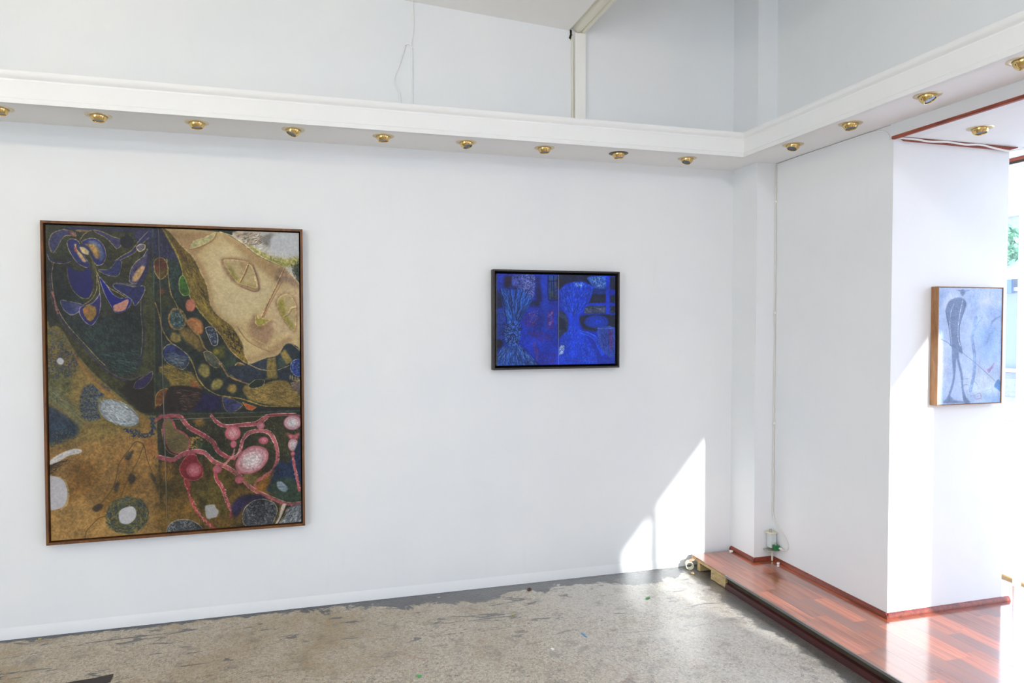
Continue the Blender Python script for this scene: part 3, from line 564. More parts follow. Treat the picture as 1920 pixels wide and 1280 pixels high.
P1 = """
F 2b2f22 1.2 .5|0,0 406,-14 404,833 219,750 -1,495
F 3a3c22 5.9 .5|358,229 400,190 398,798 368,780 334,658 357,562
F 2c3524 7.1 .6|9,29 125,44 108,132 14,141
F 33351c 5.9 .6|221,41 335,37 381,113 300,204 254,135
D 4a5034 160 13 1.8 60 40|4,4 402,3 401,306 3,333
D 1b1f1c 130 13 2.4 50 60|4,4 402,3 401,306 3,333
F 1e1a12 4.7 .4|208,629 276,656 398,640 398,802 333,773 276,707
F 33341a 4.7 .5|30,395 85,433 163,534 231,624 288,657 253,687 163,610 107,527 63,458
F 1c2624 3 .6|31,171 108,283 208,383 346,332 358,434 356,536 334,600 288,632 242,617 180,553 124,483 69,414 36,339 20,234
F 222f2c 11.9 .6 .8|175,408 277,396 299,497 276,599 208,547 141,465
D 3e615b 300 20.2 1.5 60 40 .45|69,395 208,396 346,357 356,530 299,631 231,611 124,483
D 0f1a1a 240 20.2 1.8 75 40 .55|69,395 208,396 346,357 356,530 299,631 231,611 124,483
D 496e65 120 23.7 1.5 15 20 .5|208,535 334,523 334,613 265,631
L 4b4440 8.3|25,153 15,215 21,308 41,371 74,433 124,496 163,547 208,598 259,637 305,649 345,634 389,613
L 2b2346 4.7|19,165 16,221 25,321 45,377 77,437 127,500 166,552 211,603 260,641 305,651
L 9a8468 2.4|28,153 20,215 29,308 50,371 83,427 133,490 172,540 217,592
L b07060 6.5|20,274 28,308 33,339 39,364
L 30264e 4.2|359,299 356,370 362,434 360,498 352,556 334,587
L 8a7c5e 2.1|352,300 351,370 356,434 354,498 348,549
O 2a2350 1.2 .4 8a7a5a 2.4|319,683 328,657 363,634 392,614 389,646 360,682 334,688
O 313458 1.8 .4 8c7860 3|12,69 26,35 64,18 103,26 111,43 75,42 56,62 42,93 27,115 17,103
F a8684c 3 .3 .8|83,23 100,26 114,47 100,45
F 222652 1.8 .4|61,10 136,5 221,8 335,5 405,4 402,16 301,17 209,16 108,18
F 8a7050 1.8 .4|108,19 125,16 164,18 153,24 125,25
O 33345b 1.8 .4 a08c6c 2.4|178,16 209,22 252,43 279,51 279,77 263,92 246,73 223,47 187,27
L 8c7656 3|125,60 142,34 170,16 192,17
F 32315b 1.8 .4|329,25 358,8 393,9 397,42 387,87 376,49 352,66 335,50
O 161a26 1.8 .3 40402c 1.8|278,46 306,31 329,50 323,83 295,90 277,71
L 262a5c 11.9|254,148 289,125 323,105 355,59 387,23
L 9c8a6e 2.4|254,143 286,119 319,97 350,53 383,15
L 8c7c66 1.8|277,138 329,108 364,63 393,36
O 5c5c6c 1.2 .4 d0b890 3|338,82 352,70 371,72 369,89 352,101 342,94
L 2a2a58 7.1|5,113 13,138 34,151 67,153 87,142 98,123 92,101
L a08c76 2.4|5,122 14,147 36,158 69,159 90,149
O 222968 1.2 .35 b8a078 2.4|78,67 92,55 115,60 125,75 133,107 148,138 161,164 148,174 118,158 94,123 82,95
F c0a070 3 .25|104,77 118,82 133,119 148,147 136,150 117,120
F b05038 2.4 .3|103,89 111,91 113,110 105,107
O 1e2972 1.2 .35 b8a078 2.4|131,68 164,50 193,56 215,84 222,123 210,156 186,163 165,132 154,101
F 67748b 3.6 .3 .8|153,63 187,62 209,92 212,130 201,146 187,99
F b89050 3.6 .3|142,76 175,75 193,97 197,124 186,137 171,112 158,87
O 2c396a 1.2 .3 20243c 3|114,79 142,80 167,109 161,126 136,119 117,99
F d6bc88 1.8 .2|124,88 143,91 160,110 153,120 133,112
F 171a5c 1.2 .15|76,167 102,186 136,189 165,164 169,213 172,257 154,298 124,296 97,267 80,220
L 7c7448 2.4|76,170 80,224 97,270 126,300 155,301 174,260
D 3a3c24 30 35.6 3 85 12|153,131 203,181 197,282 175,282
L 8a7c50 3|163,122 182,175 186,225 184,269 164,307 130,333
L b09c70 2.4|164,131 184,194 195,257 193,307 189,358
L a89468 2.4|170,143 192,206 231,256 271,281 306,306
L 4a4a2a 8.3|160,112 175,162 182,200
O 283061 1.8 .4 8c8070 2.4|50,311 86,317 124,326 137,339 110,364 87,372 61,349
F 4c4e6a 4.7 .4 .7|86,319 124,328 133,339 102,358
O 231e55 1.8 .35 8c80a0 2.4|124,339 164,325 186,301 196,282 198,332 187,383 164,416 137,399 119,364
O 8e6e30 1.8 .25 8a7848 1.8|133,347 152,330 177,339 181,364 170,389 155,397 137,372
F a05a40 4.7 .3 .6|136,345 155,339 152,364 141,370
O 0b1379 1.2 .3 9c98a8 1.8|195,212 220,244 243,281 271,301 309,299 314,319 300,346 277,362 254,361 237,332 214,282
F 0c1048 3.6 .3 .7|203,225 220,256 237,307 231,307
O c88c78 0.6 .15 e0c0a0 1.2|247,333 271,321 300,305 303,319 288,352 254,357
O 20265e 1.8 .4 a09c90 2.4|247,243 277,238 323,252 362,247 368,264 353,301 329,333 316,306 283,281 254,261
F 7a6c78 2.4 .4 .8|243,238 289,235 335,245 323,250 277,243
O 222b5e 1.8 .4 8a7c5c 1.8|192,182 232,179 266,138 281,147 276,181 266,206 237,207 209,196
O 47436a 2.4 .45 a89c90 2.4|309,231 315,180 335,146 365,120 380,89 382,132 371,203 347,237
F c8a070 3 .25|318,223 335,185 359,160 371,172 357,203 335,228
F 282952 1.8 .4|335,248 370,178 381,100 388,113 379,190 352,248
L 222248 5.3|339,242 358,203 375,165 387,113 391,36
L 2c3352 4.2|397,10 398,113 394,190
F 3a5a54 0.9 .4 .8|400,3 406,3 407,305 400,306
F 3e4a2c 0.9 .4 .7|400,306 407,305 405,802 397,802
F 6e6030 1.8 .3|-3,451 11,427 30,417 55,433 81,486 107,535 152,597 191,642 247,700 305,756 345,790 386,801 409,807 419,1322 -4,1326
F 7e6a38 14.8 .3|-2,855 107,834 219,857 409,871 419,1322 -4,1326
F 94703a 17.8 .3|-2,941 162,912 409,884 419,1322 -4,1326
F a07e48 23.7 .25 .8|-2,1165 218,1167 420,1206 419,1322 -4,1326
F 6c4a18 17.8 .35 .75|84,996 162,1000 173,1076 106,1122 67,1157 73,1057
F 7c5a24 11.9 .3 .8|195,1159 275,1044 333,1073 218,1218 173,1252
F 8a5c30 11.9 .3 .8|350,907 403,897 408,1000 368,972
F 8a6030 10.7 .3 .6|253,992 298,956 298,1020 252,1030
F 4e5030 10.7 .5 .8|2,588 68,595 101,652 74,708 1,669
F 7e6a38 8.3 .3|86,646 124,606 163,641 166,685 132,735 97,727
D 2c3454 300 5.3 3 30 90 .75|2,513 58,498 107,527 112,584 85,627 1,631
D 2c4458 110 5.3 2.4 30 90 .7|2,433 52,433 85,496 2,507
F 222c3a 8.3 .5|-3,755 41,772 79,807 107,834 104,875 51,894 -3,902
D 274055 200 5.3 2.4 30 90 .75|8,818 107,828 107,884 2,929
F 4a5440 7.1 .5 .8|2,675 30,675 85,746 118,809 123,847 74,783 2,731
D a08858 60 53.4 1.5 38 8 .5|2,675 52,682 123,766 134,848 73,795 2,737
D 5c5a44 50 53.4 1.5 38 8 .5|2,675 52,682 123,766 134,848 73,795 2,737
F 3c4a54 5.9 .5 .6|129,684 174,654 230,687 194,724 179,767 191,812 134,817 113,765 118,715
D 203155 240 5.3 3.6 30 90 .8|129,684 174,654 242,697 191,717 179,767 191,812 134,817 113,765 118,715
F 8a6a34 1.8 .25|86,511 107,549 141,606 185,660 242,711 299,764 342,800 377,820 381,845 374,862 351,861 333,830 299,791 253,745 196,700 152,647 113,577
F 6a4a30 3.6 .3 .6|99,527 129,584 174,641 230,693 219,697 157,635 107,558
D 6c5c30 60 35.6 1.8 45 10 .5|86,511 141,606 242,711 342,800 333,817 196,700 113,577
R 90989c b4bcc2 32 .6|260,789 86,49
D 5c6c78 80 15.4 1.8 35 30 .5|191,743 230,728 287,752 333,811 322,842 253,840 208,806
D d0d4d8 80 17.8 2.4 35 25 .5|191,743 230,728 287,752 333,811 322,842 253,840 208,806
L 6c6c54 2.4|188,749 196,733 219,726 270,745 310,778 337,812 333,843 287,851 230,826
D 172e52 160 5.9 3.6 30 90 .8|276,858 333,862 345,882 385,871 380,813 400,807 404,871 379,899 310,893
D 8c8050 260 3.6 2.4 0 90 .5|2,867 107,847 380,883 391,948 218,1003 2,954
D 5c6040 180 3.6 2.4 0 90 .5|2,867 107,847 379,896 219,952 2,942
D b08c50 60 41.5 3 30 40 .25|7,1004 391,961 408,1308 7,1302
D 745222 50 47.4 2.4 150 30 .3|7,1004 391,961 408,1308 7,1302
F d4d0cc 1.8 .2|-1,981 24,960 62,941 90,933 118,938 113,953 70,962 29,986 -2,995
D 3a2c1c 60 16.6 2.4 150 12 .8|-2,1003 29,986 62,982 24,1017 -2,1041
L 7a6a58 1.8|68,920 95,917 123,922
F c2c0c4 1.2 .05|-9,1049 33,1051 54,1072 64,1119 56,1161 35,1181 -10,1178
L b09460 5.3|36,1049 57,1070 68,1120 59,1165 37,1186
L 4c3c22 3|357,943 346,920 321,916 298,947 274,980 257,1010 248,1059 235,1105 207,1147 184,1174
L 4c3c22 2.4|353,933 334,988 304,1051 281,1100 261,1156
L 4c3c22 2.4|333,917 355,932 366,989 384,1048 402,1090 413,1142
F 40382a 2.4 .4|282,973 298,957 316,952 304,982 293,995 282,988
F 40382a 2.4 .4|292,1064 307,1051 320,1069 314,1091 298,1097
F 443a2a 2.4 .4|237,1099 252,1084 259,1100 250,1126 240,1132
F 3c3226 3 .4|153,1189 173,1173 193,1177 190,1197 167,1206
F 4c4430 3 .4|379,1050 401,1082 412,1142 399,1116 382,1076
L 4c3c22 2.7|201,1228 178,1234 150,1262 130,1287 124,1314
F 6c6438 4.7 .4|207,1217 229,1168 286,1149 344,1169 370,1222 355,1279 298,1313 240,1298 207,1261
Q 24344c 330 8.3 3 90 25|283,1232 207,1217 229,1168 286,1149 344,1169 370,1222 355,1279 298,1313 240,1298 207,1261
Q 34544c 160 7.1 3 90 25|283,1232 207,1217 229,1168 286,1149 344,1169 370,1222 355,1279 298,1313 240,1298 207,1261
F c8c8cc 0.9 .05|253,1220 269,1199 304,1192 321,1212 318,1244 298,1264 278,1268 258,1256
F c4c4c8 0.9 .05|32,564 40,551 52,553 59,565 53,578 40,577
L 8a7c50 2.4|402,802 412,1013 419,1322
F 1f2824 0.9 .5|407,-16 1028,-38 1025,824 404,802
F 26284c 4.7 .5|407,3 455,21 493,78 511,139 487,136 407,119
F 1e2f2c 11.9 .5|452,137 511,149 523,279 499,331 463,253
D 4c6670 130 4.7 1.8 0 90 .5|417,48 487,111 511,188 487,331 469,227 411,132
D 10161c 130 11.9 3.6 40 60 .6|410,228 511,175 631,409 691,567 570,565 421,499
D 3c4c24 120 14.2 3 40 60 .5|410,228 463,305 510,447 691,606 570,663 451,499
D 20264c 160 9.5 3 40 60 .6|410,338 451,499 510,564 569,696 691,725 753,700 630,605 510,551
F c4ad7c 1.2 .06|440,-1 668,7 711,23 767,61 817,103 880,136 937,159 1001,232 1004,538 955,497 930,511 904,551 853,564 790,590 766,568 756,502 716,429 661,377 628,330 613,238 589,186 559,122 511,64
F 9c7c54 9.5 .12 .85|455,8 571,11 662,14 571,108 562,122 511,71
F 96744c 8.3 .12 .7|562,109 595,154 625,225 643,330 680,382 747,435 716,435 655,382 625,330 610,238 583,187
F 96744c 9.5 .12 .6|681,14 767,64 855,122 931,160 905,221 854,182 785,130 730,78
F cfbd90 17.8 .05 .9|619,94 711,59 804,149 880,222 867,315 785,389 692,382 643,304 631,199
F 8c6c54 8.3 .15 .7|778,429 816,369 854,422 905,369 879,476 841,516 803,489
F 8c7060 7.1 .3 .8|905,167 943,167 999,233 999,260 943,221 905,235
F c9b088 9.5 .1 .9|892,275 999,247 999,450 904,456 867,369
F 947450 7.1 .12 .6|753,541 784,582 841,559 904,543 936,503 968,490 955,470 904,496 853,536 791,562
F 8c6a4a 4.7 .15 .75|669,126 717,116 792,130 826,196 832,266 779,256 735,237 692,191
O b8a476 1.8 .1 c8b080 3|682,133 717,128 782,138 810,183 820,249 785,240 743,230 712,191
F 948c44 4.7 .2 .85|693,139 720,171 754,220 810,239 813,248 779,236 742,227 711,188
F a08058 4.7 .15 .8|745,134 779,140 770,170 754,157
L 806040 5.9|751,227 773,183 787,143
L ccb482 3|745,229 767,183 784,145 801,169 820,246
L 7c6450 5.3|804,149 820,202 829,256 804,266 754,245
F 8c6a4a 4.7 .15 .7|895,315 921,276 957,273 988,315 991,369 981,453 943,416 917,369
O b8a476 1.8 .1 c8b080 3|903,315 925,283 956,278 980,315 985,369 978,440 949,414 924,369
F 908834 4.7 .2 .85|908,315 927,295 937,328 943,369 978,429 968,436 936,396 914,355
L c8b080 3|929,377 951,363 964,338 985,334
L 8a6848 2.4|931,382 954,369 969,343 988,339
F 8c6848 4.7 .15 .7|807,356 816,416 841,422 885,389 879,402 841,436 803,422
O 9c9440 1.8 .2 ccb07c 3|816,362 812,408 832,420 859,402 882,386 854,392 835,381 825,386
L 8a6848 7.7|840,379 873,302 911,221 938,159
L ccb482 3.6|836,379 870,301 908,220 936,157
L 94704c 3|846,382 883,302 931,214
L a08c5c 4.2|736,423 772,477 828,510 875,533 853,502 803,475 754,429
L 7c5c3c 2.4|741,435 778,487 835,521 872,536
O a8a474 1.8 .2 c4b88c 2.4|548,84 563,51 601,36 651,10 635,41 592,67
L 846440 3.6|547,88 592,74 641,44 656,13
F c0bcb4 1.2 .1|721,6 1028,-38 1027,232 1001,227 937,155 880,133 817,100 773,61
F 94826c 4.7 .4 .8|724,6 830,9 842,48 779,64 755,38
D 5c5448 50 23.7 3 160 30 .5|724,9 836,9 855,55 779,64
D e0dcd0 60 23.7 2.4 150 30 .6|742,18 880,14 867,88 786,70
F 8c8880 3.6 .2|837,29 880,7 913,20 881,69 850,55
F c8ccd0 5.9 .04|893,10 1028,-1 1028,84 969,107 905,100 874,81
F 94903c 5.3 .4 .75|779,54 817,77 880,108 944,120 998,112 1002,139 937,155 880,132 817,99
D a8a450 130 8.3 2.4 60 50 .8|773,54 817,77 880,108 944,116 1002,105 1002,145 937,155 880,132 817,99
D d8d8b8 60 8.3 2.4 60 50 .7|779,47 880,94 1002,98 1002,132 937,133 848,108
F 3c4434 4.7 .4 .9|969,153 1002,132 1001,230 988,206
D 20281c 40 9.5 2.4 60 50 .8|963,150 1002,125 1001,230
L c8b88c 3.6|670,7 714,20 770,59 817,97 880,131 937,157 969,193 1003,233
F 6a5a24 1.2 .35|436,-1 467,14 511,70 559,122 589,186 612,238 625,330 661,380 716,425 753,492 761,541 778,584 747,568 699,522 668,463 631,417 584,358 546,299 524,234 511,163 481,91
F 8a7430 4.7 .3 .8|529,188 559,187 595,278 625,356 667,402 655,422 607,363 564,304
F 4c3418 5.9 .4 .8|467,27 511,84 547,135 517,129 487,72
D 9c8838 60 29.6 2.4 70 12 .5|511,129 559,128 625,343 667,409 582,356
D 3c2c14 60 29.6 2.4 60 12 .6|511,110 565,135 625,330 582,330
D 241c10 70 14.2 3.6 60 40 .75|667,409 716,435 753,502 753,555 698,501
D a08438 40 14.2 2.4 60 40 .6|667,409 716,435 759,535 766,575 698,501
L 9c8c44 5.3|439,-1 470,56 496,110 513,168 525,234 548,299 585,358 632,417
L b09a6c 3.6|467,11 511,68 560,120 590,186 614,242 628,330 664,377 719,423 756,488 763,541 784,586
L a48c58 3.6|632,417 670,463 701,522 748,568 778,588 828,613 891,619 955,598
L 3c2c38 2.4|637,425 673,475 704,528 750,576 828,620 891,626 952,604
O 5c2c1c 1.8 .4 a4905c 3.6|405,145 422,125 446,132 460,169 452,202 428,218 409,190
F 5c5420 4.7 .4 .7|428,176 455,169 449,202 428,214 413,193
F 6c3c24 4.7 .4|417,270 434,256 450,270 434,287
F 3c4020 7.1 .4 .8|410,293 463,286 475,337 422,344
O 34601c 1.8 .3 8c9c5c 3|502,227 511,202 524,207 541,259 544,278 523,289 505,269
F 28401c 4.7 .3 .7|505,253 529,266 523,285
F b87058 3 .2|526,331 534,306 558,304 567,330 555,355 534,353
F a86c3c 3.6 .3|528,402 546,384 576,388 595,415 594,448 570,458 546,435
F b8804c 5.9 .3 .7|546,409 582,396 591,435 564,441
O 344c4c 2.4 .5 8c6c3c 7.1|460,383 478,346 510,351 526,389 516,428 486,434 466,415
D 88a0a0 34 8.3 1.8 40 60|466,357 516,363 516,422 475,421
F 7a6c38 3 .3|464,467 475,446 501,460 505,483 486,491 469,483
F 6c5a2c 4.7 .35|501,434 534,428 570,461 600,500 588,534 546,503 510,467
L 8c7840 4.2|455,131 460,208 469,279 487,319 512,370 547,422 583,467 601,515 644,561 674,601 692,641
L 3c2818 2.4|450,189 463,279 482,326 506,377 541,428 577,475 595,521 638,567
L 98744c 6.5|644,561 674,601 697,641 740,662 778,676 815,657 853,657 942,658 1000,674
L c8a890 2.4|650,560 680,598 704,636 747,655 784,669 822,651 891,653 955,654 1000,667
L 9c8440 4.7|407,320 422,370 433,434 463,487 499,519 540,558 559,604 571,645 601,690 655,725 740,741 796,761 853,780 1000,789
L 5c2c18 2.4|411,331 418,370 429,434
O 333c52 1.8 .5 b0b0a0 3|606,428 640,426 655,468 652,502 633,504 620,474
D b0b8c0 30 7.1 1.8 40 60|612,435 643,435 649,494 630,494
O 253061 2.4 .5 a89c70 3|431,537 445,507 471,496 505,519 537,552 534,584 513,608 474,596 445,570
F 4c5c64 5.9 .5 .8|445,544 534,555 528,584 510,603 474,592
D 7c8c9c 40 17.8 1.8 10 25|445,531 528,552 510,597 462,577
O 505448 2.4 .4 9c8450 3|597,534 624,533 656,568 659,601 637,600 609,574
F 4c4c20 5.9 .4|636,514 685,508 679,567 655,560
F 7c7020 3.6 .3|633,530 646,519 658,527 655,541 639,545
F 8c8044 3.6 .3|573,611 588,586 613,591 622,625 609,646 588,639
F 8c8044 3.6 .3|624,684 636,658 661,653 674,672 657,698 630,700
F 887038 3.6 .3|691,699 703,678 726,681 728,710 709,718
F 2c3c2c 7.1 .4|667,567 728,567 741,647 691,633
O 5c4420 1.8 .45 b09868 3|722,607 736,582 766,595 793,622 778,639 747,631
F 7c6a30 3.6 .35|421,595 468,586 511,621 547,623 577,677 583,706 510,688 456,681 421,634
D a48c44 50 29.6 2.4 20 30 .5|421,595 468,586 547,623 577,677 510,688
D 54481c 40 29.6 2.4 20 30 .5|421,595 468,586 547,623 577,677 510,688
F 8c4c2c 4.7 .3 .8|546,649 576,676 584,706 545,688
F 2c3428 3 .5|407,614 433,628 453,654 461,683 415,692 407,666
O 5c3818 2.4 .5 9c8048 2.4|404,723 422,696 453,691 451,725 428,755 405,770
F 241a18 2.4 .5|453,689 489,677 548,685 595,706 569,787 404,802 404,768 432,756
D 745440 70 21.3 1.8 10 25 .6|486,693 587,709 575,761 509,791
F 1a1840 3.6 .5|595,713 660,729 671,790 545,803
F 1c1c1c 3 .4|545,793 753,786 1000,788 1000,815 403,802
O 2c3054 2.4 .5 6c5c40 3.6|671,734 716,746 753,772 715,802 682,791
O a04c24 1.8 .3 9c8048 1.8|754,760 812,783 793,797 771,790
F 242c38 1.8 .5|790,590 855,564 905,551 931,511 957,498 1002,532 1001,661 854,657 779,676 705,634 691,601 753,594
F 7c6c38 3 .35|860,566 895,560 904,657 856,657
F 7c6c38 3 .35|914,543 936,523 968,578 942,597
F 34443c 4.7 .4|904,560 930,570 936,611 904,610
F 1c2830 2.4 .4|936,513 968,504 998,544 998,571 968,571
L a48c58 3.6|778,588 829,614 892,621 956,598
L 9c8c64 3|779,591 853,564 904,551 931,510 957,497 1002,534
F 86703a 2.4 .35|753,700 785,675 828,684 892,665 943,670 969,706 1000,740 1000,786 878,777 785,749
D 5c4c1c 90 27.3 2.4 15 30 .6|753,700 828,684 943,670 1000,740 1000,786 785,749
D b49c58 60 27.3 1.8 10 30 .5|753,714 828,689 943,678 1000,740 1000,786 785,749
O 1e2a24 1.8 .4 a49468 2.4|779,686 809,660 847,664 837,689 796,699
O 74645c 2.4 .3 a48c64 2.4|960,679 1001,666 1001,727 974,716
O 1e367f 1.8 .5 b0b4a4 3|958,611 968,579 1003,573 1003,647 973,640
D 7789a4 34 7.1 1.8 40 60|965,584 998,585 998,639 968,632
D b0a46c 24 15.4 1.8 90 8|955,646 1000,659 1000,669 955,658
F 26302c 2.4 .4|403,792 753,801 1000,800 1000,819 403,806
L 4c5c50 2.4|407,802 691,805 853,807 1000,805
F 2c2c1c 0.9 .5|404,804 1025,813 1024,1375 418,1333
F 4a3c18 14.8 .5|414,1017 569,1000 814,1039 852,1148 629,1186 420,1159
F 6c5222 17.8 .4|419,1159 690,1157 852,1134 851,1214 720,1311 419,1327
F 46401c 11.9 .5 .8|538,1102 690,1111 690,1269 568,1234
D 5c5424 200 14.2 2.4 70 50 .5|415,812 993,833 992,1049 690,1111 420,1082
D 141810 240 14.2 3 70 50 .6|415,812 993,833 992,1049 690,1111 420,1082
D 807c50 110 10.7 1.8 70 50 .6|557,843 691,822 993,887 928,1045 852,948 569,948
D 4c4018 110 23.7 2.4 90 15 .5|420,1082 721,1113 721,1179 420,1172
D 8a6c30 60 35.6 3 90 15 .35|420,1172 721,1179 689,1309 419,1301
F 80602c 4.7 .4 .9|551,830 587,824 599,851 569,863
D b08c44 60 11.9 3 0 90 .7|539,907 587,909 587,955 539,953
F 1c3020 7.1 .4 .8|563,915 629,964 684,1019 635,1003 575,974
O 6a5c38 2.4 .2 9c4c50 5.9|431,851 447,816 468,830 482,869 515,887 535,920 529,959 494,975 459,959 438,909
D 3c3c28 90 8.3 1.8 20 30 .5|444,916 485,892 527,913 515,965 467,959
L c08c80 1.8|425,864 433,928 453,968 494,984 536,966
F 6c4c1c 4.7 .35|419,1018 444,1000 473,1021 470,1072 443,1093 420,1076
D a08440 30 11.9 1.8 90 20 .6|420,1024 467,1027 467,1085 420,1082
L 9c4c54 15.4|405,824 421,813 453,808 503,814 534,861 588,896 631,931 649,971 684,999 716,1009
L d09490 2.4|503,808 539,855 593,890 637,926 656,966 690,994
L c08880 2.4|497,821 528,868 582,903 623,937 643,977 680,1008
L 943c48 7.1|545,868 623,924 651,972 690,1002
L ac5c64 13|715,1007 741,982 753,930 778,898 822,890 866,901 891,949 899,1017 878,1069 828,1106 803,1119 808,1153
L d8a8a4 2.4|722,1004 745,969 761,927 783,905 822,896 861,908 884,949
L d0a09c 2.4|712,1001 733,982 746,929 772,891 822,882 873,895 899,950 907,1017 885,1076 833,1113
L a44c58 13|625,814 649,846 686,864 754,860 816,856 854,827 892,821 943,821 1003,832
L dcaca8 2.4|630,814 654,841 688,857 754,852 810,847 848,821 892,814 980,817
L d09c98 2.4|621,816 643,851 684,871 754,868 821,864 859,836
L 9c4c58 19|413,985 433,994 468,1002 510,979 558,968 582,974
L a85860 13|557,968 594,976 630,1016 685,1045 741,1089 778,1138 815,1167 878,1203 942,1230 1002,1230
L d8a8a0 2.4|413,978 438,985 470,992 509,968 558,959 599,969 636,1010 690,1039 746,1083 783,1132 821,1161 883,1195 942,1222 998,1222
L c88c84 2.4|563,977 593,985 627,1024 682,1053 737,1097 774,1144 811,1173
L b87c7c 8.3|718,968 712,994 690,1019 675,1035
R a03c4c d8a8a8 0 1.6|712,895 34,34
R a84858 d4dcdc 0 2.2|965,860 39,34
R b05864 d0d4d4 0 2.2|967,960 24,31
F b06068 3.6 .3|941,905 967,916 996,907 986,934 951,929
R 983848 d08c98 0 1.4|841,935 23,18
R a05060 c08890 0 1.4|829,867 18,17
R a84c5c c07880 0 1.4|714,945 14,17
F 6c6030 3.6 .3|752,1089 777,1077 814,1106 801,1125 776,1130
R a44854 d8d0d0 -35 2|791,1020 76,57
D e8e4e0 220 3 2.4 0 90 .5|752,1003 796,985 833,1013 820,1053 777,1063 752,1036
O 7c2028 2.4 .4 b05c60 2.4|494,1035 515,997 536,982 560,986 569,1013 587,1040 584,1079 559,1096 520,1089 500,1067
R 843038 c47c84 0 1.3|552,1051 34,33
L ac4c50 20.2|519,1095 526,1121
L a8484c 11.9|526,1127 533,1167 557,1227 593,1277 634,1318
L 8c3434 17.8|522,1098 529,1134
D d89c94 60 5.9 3 60 50|515,1101 538,1161 592,1269 628,1311 616,1316 574,1267 526,1166
R 98404c c07880 0 1.4|646,1053 20,20
L a04450 13|640,1069 642,1095 667,1136 685,1203 703,1244 697,1270
L cc8c88 2.4|633,1075 637,1102 660,1140 679,1203
D d89c94 40 5.9 3 60 50|653,1109 678,1137 708,1244 696,1243 671,1150
R a04858 b46870 0 1.4|737,1106 19,17
F 1c2c48 3 .5|871,1082 915,1031 941,1046 970,993 1002,934 1002,1171 902,1171 852,1161
F 2c3c30 8.3 .5|858,1141 902,1111 966,1115 1002,1157 1002,1204 973,1226 928,1216 890,1190
D 404c61 60 8.3 1.8 90 40 .5|890,1043 993,954 997,1103 903,1097
O 7c8c98 1.8 .3 4c5c5c 1.8|896,1125 916,1125 941,1153 935,1173 909,1165 895,1144
L a85058 11.9|965,1003 970,1047 982,1109 992,1170
D d8a09c 40 5.9 2.4 60 50|960,1000 979,1048 998,1170 986,1170 970,1088
R 984450 c87c80 0 1.4|965,1000 11,11
F 8c5c20 5.9 .4 .8|801,1145 852,1094 877,1082 852,1148 826,1166
D 7c5420 60 17.8 2.4 130 20 .5|801,1138 877,1076 903,1044 852,1161
F 24203c 5.9 .5|708,1208 751,1175 826,1178 852,1201 782,1210 745,1247 720,1278 702,1244
D 403361 60 4.7 2.4 0 90 .6|708,1208 751,1175 839,1180 745,1247 720,1272
O 40444a 1.8 .6 a8a080 3|748,1280 758,1235 795,1204 839,1200 883,1220 896,1258 877,1310 851,1321 764,1317
D 9ca0a0 130 8.3 3 0 90 .45|751,1261 795,1211 883,1223 877,1310 764,1308
D 181c20 130 8.3 3.6 0 90 .5|751,1261 795,1211 883,1223 877,1310 764,1308
F c4b8a8 1.2 .15|915,1232 934,1228 929,1247 912,1286 896,1315 886,1314 902,1285
L 7c5c30 3.6|910,1225 902,1272 883,1310
L 8c6c34 4.2|940,1247 921,1286 905,1313
F 70767c 1.8 .5|940,1251 966,1239 1005,1238 1004,1333 902,1322 927,1287
D b8c0c4 60 13 3 130 30 .5|934,1260 998,1245 998,1319 915,1316
D 383c40 60 13 3 130 30 .5|934,1260 998,1245 998,1319 915,1316
O 484c50 1.8 .6 989080 3.6|437,1322 449,1284 484,1266 532,1269 568,1293 586,1320 568,1338 449,1329
D 989c9c 80 8.3 3 0 90 .45|449,1290 508,1269 574,1300 568,1332 449,1322
D 181c20 60 8.3 3.6 0 90 .5|449,1290 508,1269 574,1300 568,1332 449,1322
F a8a8a8 0.9 .05|595,1213 612,1208 633,1209 638,1223 650,1239 641,1264 622,1268 609,1272 598,1261 595,1236
L 6c6038 1.8|407,818 411,1056 419,1327
"""
